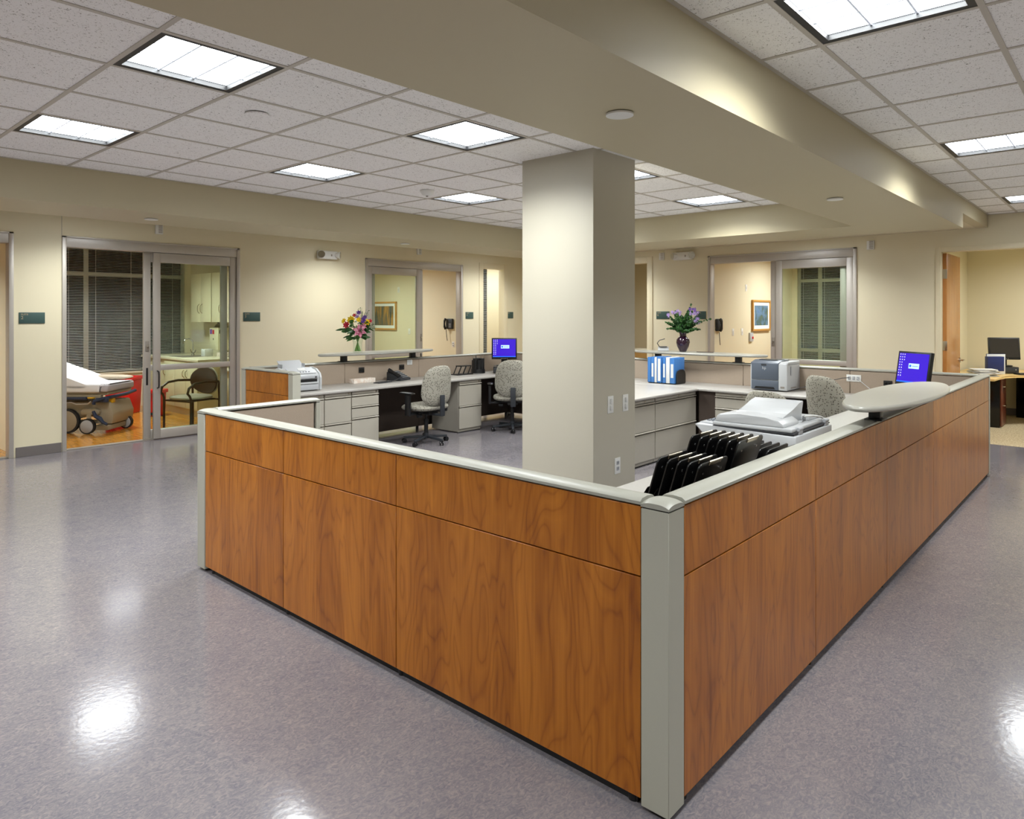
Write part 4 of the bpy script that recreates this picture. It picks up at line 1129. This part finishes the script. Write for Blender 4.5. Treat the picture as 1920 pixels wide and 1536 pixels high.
# local: front faces -Y (world +y), X from -.29 (world +x) .. +.29 (world -x)
MB().box(-.28, .28, -.22, .27, .0, .19, .014).build('base_body', 'grey_white_plastic', cp)
MB().prism([(.275, .105), (.275, .215), (-.18, .225), (-.30, .232), (-.315, .222), (-.22, .150), (-.22, .105)], 'yz', -.29, .29, .008).build('scanner_body', 'white_plastic', cp)
MB().box(-.288, .288, -.20, .262, .222, .229).build('glass_edge', 'dark_grey_plastic', cp)
v_ = MB()
for k in range(4): v_.box(.280, .2835, -.05, .15, .055+k*.011, .060+k*.011)
v_.build('side_vent', 'dark_grey_plastic', cp)
cpn = MB().prism([(-.298, .231), (-.215, .228), (-.215, .233), (-.298, .236)], 'yz', -.20, .25).build('control_panel', 'grey_white_plastic', cp)
kb = MB()
for i in range(7):
    for j in range(2): kb.box(-.15+i*.05, -.12+i*.05, -.288+j*.03, -.270+j*.03, .2325, .239)
kb.build('buttons', 'slate_plastic', cpn)
MB().box(-.285, .285, -.205, .25, .229, .252, .008).build('lid', 'white_plastic', cp)
MB().prism([(-.195, .252), (-.180, .285), (-.165, .297), (-.05, .305), (.10, .300), (.17, .290), (.20, .270), (.205, .252)], 'yz', .05, .278, .006).build('document_feeder', 'white_plastic', cp)
MB().prism([(.20, .297), (.10, .306), (.02, .328), (-.06, .352), (-.115, .362), (-.13, .360), (-.13, .352), (-.10, .300), (-.095, .252), (.20, .252)], 'xz', -.12, .165, .005).build('feeder_tray', 'white_plastic', cp)
MB().prism([(-.09, .252), (-.09, .275), (-.25, .268), (-.265, .252)], 'xz', -.19, .21, .005).build('exit_tray', 'white_plastic', cp)
v_ = MB()
for k in range(4): v_.box(-.05+k*.0, .0, .2035, .2065, .258+k*.008, .262+k*.008)
v_.build('feeder_vent', 'dark_grey_plastic', cp)
MB().tube([(-.02, .21, .285), (-.08, .235, .285), (-.16, .25, .272), (-.20, .25, .262)], .006, 8).build('feeder_cable', 'paper', cp)
for xx in (-.22, .20):
    h_ = MB(); h_.box(xx-.025, xx+.025, .235, .270, .215, .252, .004); h_.cyl((xx-.03, .262, .245), (xx+.03, .262, .245), .010); h_.build('hinge', 'grey_white_plastic', cp)
v_ = MB()
for k in range(3): v_.box(.13, .20, .270, .2725, .05+k*.012, .055+k*.012)
v_.build('rear_vent', 'dark_grey_plastic', cp)
text('lettering', 'hp', .025, 'slate_plastic', cp, (-.13, .2765, .165), (R(90), 0, R(180)))

# ------------------------------------------------------------------ clipboard racks
def rounded(w, h, r=.022, shear=0):
    pts = [(-w/2, 0), (w/2, 0)]
    for k in range(5): a = R(90*k/4); pts.append((w/2-r+r*math.cos(a), h-r+r*math.sin(a)))
    for k in range(5): a = R(90+90*k/4); pts.append((-w/2+r+r*math.cos(a), h-r+r*math.sin(a)))
    return pts
def board_rack(label, x, y0, n, dy, w, hdiv):
    t = thing('chart_rack', label, 'rack', (x, y0, DZ), 0, 'black chart racks')
    MB().box(-w/2-.02, w/2+.02, -.05, n*dy+.06, 0, .02, .004).build('base', 'black_gloss', t)
    for k in range(n+1):
        yy = (k-.5)*dy
        d_ = MB().prism([(-w/2-.012, 0), (w/2+.012, 0), (w/2+.012, hdiv*.8), (w/2-.03, hdiv), (-w/2+.02, hdiv), (-w/2-.012, hdiv*.75)], 'xz', -.0015, .0015)
        d_.xf(Matrix.Translation((0, yy+.06, .018)) @ Matrix.Rotation(R(17), 4, 'X')); d_.build('divider', 'black_gloss', t, flat=True)
    return t
def clipboard(lb, x, y, h, w, clip=True, group=None):
    t = thing('clipboard', lb, 'clipboard', (x, y+.06, DZ+.024), 0, group); t.rotation_euler = (R(17), 0, 0)
    MB().prism(rounded(w, h), 'xz', -.003, .003, .001).build('board', 'black_board', t)
    if clip:
        c_ = MB(); c_.box(-.050, .050, -.008, -.003, h-.012, h+.002, .001); c_.cyl((-.055, -.006, h+.003), (.055, -.006, h+.003), .004, n=8)
        c_.build('clip', 'nickel', t)
        for k in (-1, 1): MB().cyl((k*.075, -.005, h-.045), (k*.075, -.003, h-.045), .005, n=10).build('rivet', 'chrome', t)
    return t
xs_ = [(2.56, 1.255, 5, .044, .25, .285, .16, True, 'first'), (2.865, 1.25, 6, .042, .255, .335, .18, True, 'second'), (3.36, 1.25, 6, .040, .26, .215, .13, False, 'third')]
order = ['nearest', 'second nearest', 'third nearest', 'fourth nearest', 'fifth nearest', 'farthest']
for (x, y0, n, dy, w_, h_, hd, clip, nm) in xs_:
    board_rack({'first': 'black chart rack closest to the near corner post', 'second': 'middle black chart rack with the tallest boards', 'third': 'low black chart rack in front of the copier'}[nm], x, y0, n, dy, w_, hd)
    for k in range(n):
        which = {'first': 'rack closest to the corner post', 'second': 'tall middle rack', 'third': 'low rack before the copier'}[nm]
        clipboard('black clipboard in the %s, %s to the wood counter' % (which, order[k]), x+(.0 if k else 0), y0+k*dy, h_, w_, clip, 'clipboards in the '+which)

# ------------------------------------------------------------------ patient room with the bed (left)
def room_light(x, y, z, wt, label): troffer(x, y, z, wt, label, 'patient room ceiling lights', 138 if (x < 5 and y > 9) else 162, parts=False)
for (x0, x1, y0, y1, lx, ly, wt) in ((2.22, 5.62, WY+TH, 13, 3.9, 11.3, 46), (5.74, 9.32, WY+TH, 13.4, 7.6, 11.2, 60), (XL, 2.12, WY+TH, 12.6, .6, 10.9, 50),
                                     (9.42, 10.9, WY+TH, 11.8, 10.1, 10.4, 24), (WX+TH, 14.1, 2.2, 5.13, 12.5, 3.9, 60), (WX+TH, 13.55, -1.48, 2.08, 12.0, .3, 55),
                                     (WX+TH, 14.1, 5.25, 7.5, 12.4, 6.6, 34)):
    c_ = ceiling_face(x0, x1, y0, y1, 2.76, [(lx, ly)]); struct(c_.build('ceiling', 'plaster_ceiling', flat=True))
    room_light(lx, ly, 2.76, wt, 'square ceiling light inside a side room, outside the view')

BED = (3.34, 10.28)   # near foot corner on the floor, long axis runs to -Rv
bd = thing('hospital_bed', 'hospital stretcher bed with white sheet in the left room', 'bed', (BED[0], BED[1], 0), R(YAW+90))
# local +X runs away from the foot toward the head (world -Rv), local +Y toward camera... flip so that -Y... world: X->-Rv, Y->-Fv
def bx(m_, x0, x1, d0, d1, z0, z1, bev=0, seg=2): return m_.box(x0, x1, -d1, -d0, z0, z1, bev, seg)   # d = depth away from camera
mt = MB(); bx(mt, 0.0, .46, 0, .68, .555, .66, .03, 3); mt.build('mattress', 'sheet_grey', bd)
sh = MB(); bx(sh, .10, .60, -.010, .690, .548, .668, .03, 3)
sh.prism([(.24, .655), (.32, .672), (.66, .80), (1.02, .93), (1.02, .82), (.62, .68), (.5, .60), (.3, .60)], 'xz', -.690, .010, .012); sh.build('sheet', 'sheet', bd)
sh = MB(); bx(sh, .01, .30, .05, .64, .655, .667, .005); sh.build('top_sheet', 'sheet', bd)
pp = MB(); pp.tube([(.10, .002, .56), (.09, .002, .62), (.05, -.02, .655), (.0, -.10, .664), (-.0, -.55, .664)], .006, 6); pp.build('piping', 'dark_grey_plastic', bd)
fr = MB(); bx(fr, .02, 1.0, .04, .64, .515, .552, .008); bx(fr, .1, 1.0, .02, .08, .47, .52, .005); fr.build('deck', 'bed_taupe', bd)
rl = MB(); rl.tube([(-.04, -.62, .52), (-.05, -.40, .50), (-.02, -.15, .49), (.06, .01, .47), (.16, .02, .44), (.17, .02, .40)], .024, 8); rl.tube([(.26, .02, .475), (.9, .02, .475)], .022, 8)
bx(rl, .0, .16, .0, .05, .42, .48, .01); rl.build('push_rail', 'bed_navy', bd)
rl = MB(); rl.tube([(.20, .03, .44), (.24, .03, .405), (.40, .03, .40), (.46, .03, .425), (.60, .03, .415), (.75, .03, .44)], .009, 8); rl.build('grab_bar', 'aluminium', bd)
MB().box(.17, .25, -.01, .03, .478, .492).build('yellow_lever', 'yellow_plastic', bd)
MB().box(.0, .07, -.20, -.12, .40, .46, .01).build('yellow_label', 'yellow_plastic', bd)
bs = MB(); bs.prism([(.02, .42), (1.0, .42), (1.0, .20), (.42, .19), (.34, .24), (.16, .24), (.10, .12), (-.02, .12), (-.04, .26)], 'xz', -.60, -.08, .02); bs.build('base_cover', 'bed_taupe', bd)
sk = MB(); sk.prism([(.12, .30), (.18, .335), (.34, .335), (.37, .30), (.36, .25), (.14, .25)], 'xz', -.14, -.02, .01); bx(sk, .0, .20, .02, .5, .045, .11, .01); bx(sk, .1, .5, .1, .16, .12, .17, .006); sk.build('wheel_shroud', 'bed_taupe', bd)
pd = MB(); pd.tube([(.17, .03, .31), (.14, .03, .24), (.08, .03, .21), (.04, .03, .16), (-.02, .03, .13)], [.02, .026, .03, .022, .018], 8); pd.build('brake_pedal', 'bed_navy', bd)
for (wx, wd_, r_) in ((.26, .0, .102), (.56, .05, .165), (.02, .50, .09)):
    w_ = MB(); w_.cyl((wx, -wd_-.02, r_), (wx, -wd_+.03, r_), r_, n=28); wo = w_.build('wheel', 'rubber', bd)
    MB().cyl((wx, -wd_+.03, r_), (wx, -wd_+.037, r_), r_*.84, r_*.72, n=28).build('wheel_cap', 'grey_white_plastic' if r_ < .15 else 'bed_taupe', wo)
    MB().box(wx-.03, wx+.03, -wd_-.03, -wd_-.021, r_, .26).build('fork', 'bed_taupe', wo)
pl = tag(MB().pillow((0, 0, 0), .3, .12, .035, 'z', n=3).build('folded_blanket', 'seat_vinyl', None, (3.62, 10.98, .704), R(-48)), 'folded beige blanket on the far side of the bed', 'blanket')

def red_bin(label, x, y, rz, w_, d_, h_, lid=True):
    t = thing('waste_bin', label, 'bin', (x, y, 0), rz)
    b_ = MB(); b_.box(-w_/2, w_/2, -d_/2, d_/2, 0, h_-.06, .015)
    for v in b_.bm.verts: q = 1-.12*(1-v.co.z/h_); v.co.x *= q; v.co.y *= q
    b_.build('bin_body', 'red_plastic', t)
    if lid: MB().box(-w_/2-.02, w_/2+.02, -d_/2-.02, d_/2+.02, h_-.06, h_, .015).build('bin_lid', 'red_plastic', t)
    MB().box(-w_/4, w_/4, -d_/2-.004, -d_/2+.02, .02, .06, .003).build('pedal', 'black_plastic', t)
red_bin('tall red waste bin beyond the foot of the bed', 4.22, 12.25, R(-48), .42, .38, .60)
red_bin('low red waste bin under the bed end, right side', 4.46, 11.55, R(-48), .22, .22, .42, True)

# sink counter block
sc = thing('sink_counter', 'cream sink counter in the left room', 'counter', (4.76, 10.75, 0), 0)
MB().box(0, .855, 0, 2.24, .86, .90, .005).build('counter_top', 'counter_cream', sc)
MB().box(.03, .855, .03, 2.24, .10, .858, .003).build('counter_body', 'cabinet_cream', sc)
MB().box(.06, .855, .06, 2.24, 0, .10).build('toe_kick', 'counter_cream', sc)
for k in range(3):
    y_ = .05+k*.42
    dr = MB().box(.012, .030, y_, y_+.41, .12, .84, .002).build('cabinet_door', 'cabinet_cream', sc)
    hy = y_+(.36 if k % 2 == 0 else .05)
    MB().tube([(.012, hy, .60), (-.015, hy, .625), (-.02, hy, .66), (-.015, hy, .695), (.012, hy, .72)], .006, 8).build('handle', 'nickel', dr)
MB().box(.12, .60, .80, 1.35, .895, .904, .004).build('sink_basin', 'aluminium_dark', sc)
fa = thing('faucet', 'chrome gooseneck faucet at the sink in the left room', 'faucet', (5.22, 11.97, .903), R(180))
MB().cyl((0, 0, 0), (0, 0, .03), .03, n=20).build('base', 'chrome', fa)
MB().tube([(0, 0, .03), (0, 0, .20), (.02, 0, .26), (.07, 0, .29), (.13, 0, .28), (.16, 0, .23), (.16, 0, .20)], .011, 10).build('spout', 'chrome', fa)
for k in (-1, 1): MB().tube([(0, k*.02, .04), (0, k*.07, .06), (.0, k*.10, .10)], .007, 8).build('handle', 'chrome', fa)
lc = thing('desk_counter', 'lower cream counter shelf behind the visitor chair', 'counter', (5.10, 9.50, 0), 0)
MB().box(0, .51, 0, 1.24, .72, .76, .004).build('counter_top', 'counter_cream', lc)
MB().box(.08, .51, .9, 1.24, .0, .718, .003).build('support', 'cabinet_cream', lc)
# wall cabinets
for k, (y0, y1) in enumerate(((11.50, 12.26), (10.72, 11.48))):
    t = thing('wall_cabinet', ['left pair of cream wall cabinet doors above the sink', 'right pair of cream wall cabinet doors above the sink'][k], 'cabinet', (5.31, y0, 0), 0, 'cream wall cabinets')
    w_ = y1-y0
    MB().box(.02, .31, 0, w_, 1.475, 2.295, .002).build('cabinet_body', 'cabinet_cream', t)
    for q in range(2):
        a, b = q*w_/2+.003, (q+1)*w_/2-.003
        dr = MB().box(.0, .019, a, b, 1.475, 2.295, .002).build('cabinet_door', 'cabinet_cream', t)
        hy = b-.05 if q == 0 else a+.05
        MB().tube([(0, hy, 1.62), (-.03, hy, 1.65), (-.036, hy, 1.70), (-.03, hy, 1.75), (0, hy, 1.78)], .006, 8).build('handle', 'nickel', dr)
# dispensers on wall above counter
ds = thing('sharps_dispenser', 'cream dispenser box with red and purple labels above the sink', 'dispenser', (5.42, 11.5, 1.0), 0)
MB().box(0, .19, -.02, .30, 0, .38, .01).build('housing', 'cabinet_cream', ds)
MB().box(-.003, .001, .20, .27, .27, .35).build('purple_label', 'petal_purple', ds)
MB().box(-.003, .001, .12, .18, .27, .34).build('red_label', 'petal_red', ds)
MB().box(-.003, .001, .14, .16, .17, .20).build('keyhole', 'black_plastic', ds)
MB().box(.02, .15, -.024, -.019, .28, .34).build('brown_label', 'brown_shell', ds)
MB().lathe([(.05, 0), (.06, .02), (.04, .05), (.02, .06), (.015, .10)], (.09, .16, .38)).build('top_knob', 'aluminium_dark', ds)
tb = tag(MB().box(-.07, .07, -.07, .07, 0, .12, .004).build('glove_box', 'paper', None, (5.30, 11.62, .901)), 'white glove box on the sink counter', 'box')
tag(MB().box(-.06, .06, -.12, .12, 0, .07, .004).build('tissue_box', 'tissue_box', None, (5.42, 11.28, .901)), 'cream box on the sink counter right of the glove box', 'box')
bl = tag(MB().cyl((0, 0, 0), (-.012, 0, 0), .045, n=20).build('soap_label', 'blue_vinyl', None, (5.618, 12.02, 1.34)), 'blue round sticker on the wall left of the dispenser', 'sticker')

# visitor chair with oval back facing -x
vc = thing('visitor_chair', 'brown oval-back visitor chair seen through the left sliding door', 'chair', (4.23, 9.76, 0), R(105))
# local: faces +Y (world -x)
MB().pillow((0, .0, .46), .25, .25, .032, 'z', n=2.8, m=3).build('seat', 'seat_vinyl', vc)
MB().box(-.23, .23, -.22, .22, .415, .435, .006).build('seat_pan', 'bronze_frame', vc)
b_ = MB().pillow((0, -.24, .67), .27, .185, .022, 'y', n=2.1, m=3, f=lambda x, y, z: (x, y+.6*x*x, z)); b_.build('backrest', 'brown_shell', vc)
b_ = MB().pillow((0, -.262, .67), .28, .195, .014, 'y', n=2.1, m=3, f=lambda x, y, z: (x, y+.6*x*x, z)); b_.build('back_shell', 'seat_vinyl', vc)
for k in (-1, 1):
    MB().tube([(k*.27, -.24, 0), (k*.27, -.24, .45), (k*.27, -.23, .66)], .015, 8).build('leg', 'bronze_frame', vc)
    MB().tube([(k*.27, .22, 0), (k*.27, .22, .46), (k*.27, .235, .50)], .015, 8).build('leg', 'bronze_frame', vc)
    MB().tube([(k*.27, .235, .50), (k*.27, .27, .54), (k*.27, .25, .61), (k*.27, .16, .665), (k*.27, .0, .68), (k*.27, -.23, .665)], .017, 8).build('armrest', 'bronze_frame', vc)
b_ = MB(); b_.tube([(-.27, -.22, .42), (.27, -.22, .42)], .012, 8); b_.tube([(-.27, .2, .42), (.27, .2, .42)], .012, 8); b_.build('stretcher', 'bronze_frame', vc)

# something white on the bed in middle left room (pillow behind the glass)
pb = thing('hospital_bed', 'white bed pillow end seen low behind the forest picture glass', 'bed', (7.70, 11.9, 0), R(-48))
MB().box(-.35, .35, -.9, .3, .45, .60, .03).build('mattress', 'sheet_grey', pb)
MB().pillow((0, -.55, .84), .26, .2, .16, 'z', n=2.6, m=2.2).build('pillow', 'sheet', pb)
MB().box(-.3, .3, -.85, .25, .25, .45, .02).build('base', 'bed_taupe', pb)
for a in (-.28, .28):
    for b in (-.8, .2): MB().cyl((a, b, 0), (a, b, .26), .03).build('leg', 'bed_taupe', pb)

# exam room beyond the pillar: light counter
ec = thing('exam_counter', 'cream counter seen through the doorway right of the pillar', 'counter', (12.6, 7.55, 0), 0)
MB().box(-.35, .45, -.5, .5, .84, .88, .004).build('counter_top', 'counter_cream', ec)
MB().box(-.30, .42, -.45, .45, 0, .838, .003).build('body', 'desk_maple', ec)

# ------------------------------------------------------------------ office beyond the right door
ds_ = thing('office_desk', 'maple topped office desk with dark pedestals', 'desk', (12.0, 1.2, 0), 0)
MB().prism([(-.75, .80), (-.75, .22), (-.35, .20), (-.1, .18), (.10, .10), (.3, -.10), (.5, -.25), (.8, -.35), (1.5, -.35), (1.5, .82), (.0, .85)], 'xy', .705, .735, .004).build('desk_top', 'desk_maple', ds_)
MB().box(-.10, .40, .24, .62, 0, .703, .003).build('pedestal', 'black_gloss', ds_)
fr_ = MB().box(-.08, .38, .222, .239, .02, .69, .002).build('drawer_front', 'terracotta_wood', ds_)
for z in (.30, .57): MB().tube([(.08, .222, z), (.09, .20, z), (.22, .20, z), (.23, .222, z)], .006, 8).build('pull', 'chrome', fr_)
MB().box(1.30, 1.5, -.30, .20, 0, .703, .003).build('pedestal', 'black_gloss', ds_)
monitor('switched-off black monitor on the office desk', 12.55, 1.47, 205, z=.834, w=.40, h=.31, on=False, tilt=8)
desktop_pc('flat black computer under the switched-off monitor in the office', 12.58, 1.50, R(205+90), z=.735)
kb_ = thing('keyboard', 'black keyboard on the office desk', 'keyboard', (12.45, 1.12, .736), R(-50))
MB().box(-.22, .22, -.07, .07, 0, .018, .004).build('keyboard_case', 'black_plastic', kb_)
kk = MB()
for i in range(14):
    for j in range(4): kk.box(-.205+i*.0295, -.18+i*.0295, -.055+j*.028, -.033+j*.028, .018, .024)
o = kk.build('keys', 'dark_grey_plastic', kb_); o['kind'] = 'stuff'
bk = thing('ring_binder', 'white and navy binder standing open on office desk', 'binder', (12.22, 1.50, .736), R(-50))
MB().box(-.16, .10, -.006, .006, 0, .29, .002).build('back_cover', 'paper', bk)
MB().box(-.20, .03, -.09, -.02, .05, .26, .003).build('folder', 'navy', bk)
MB().box(-.165, .105, .006, .010, 0, .295).build('cover_edge', 'navy', bk)
for i in range(6):
    tag(MB().box(-.15, .15, -.11, .11, 0, .012+.004*(i % 2), .002).build('paper_stack', 'paper' if i % 3 else 'grey_white_plastic', None, (11.72+random.uniform(-.03, .03), 1.62+random.uniform(-.02, .02), .736+i*.0165), R(-50+random.uniform(-14, 14))),
        'white paper bundle in the pile beside the office door', 'papers', 'papers piled on office desk')

for o in bpy.data.objects:
    if o.type == 'EMPTY' and o.name.startswith('office_door'):
        o['label'] = 'maple door with lever handle standing open into the office'; o['category'] = 'door'
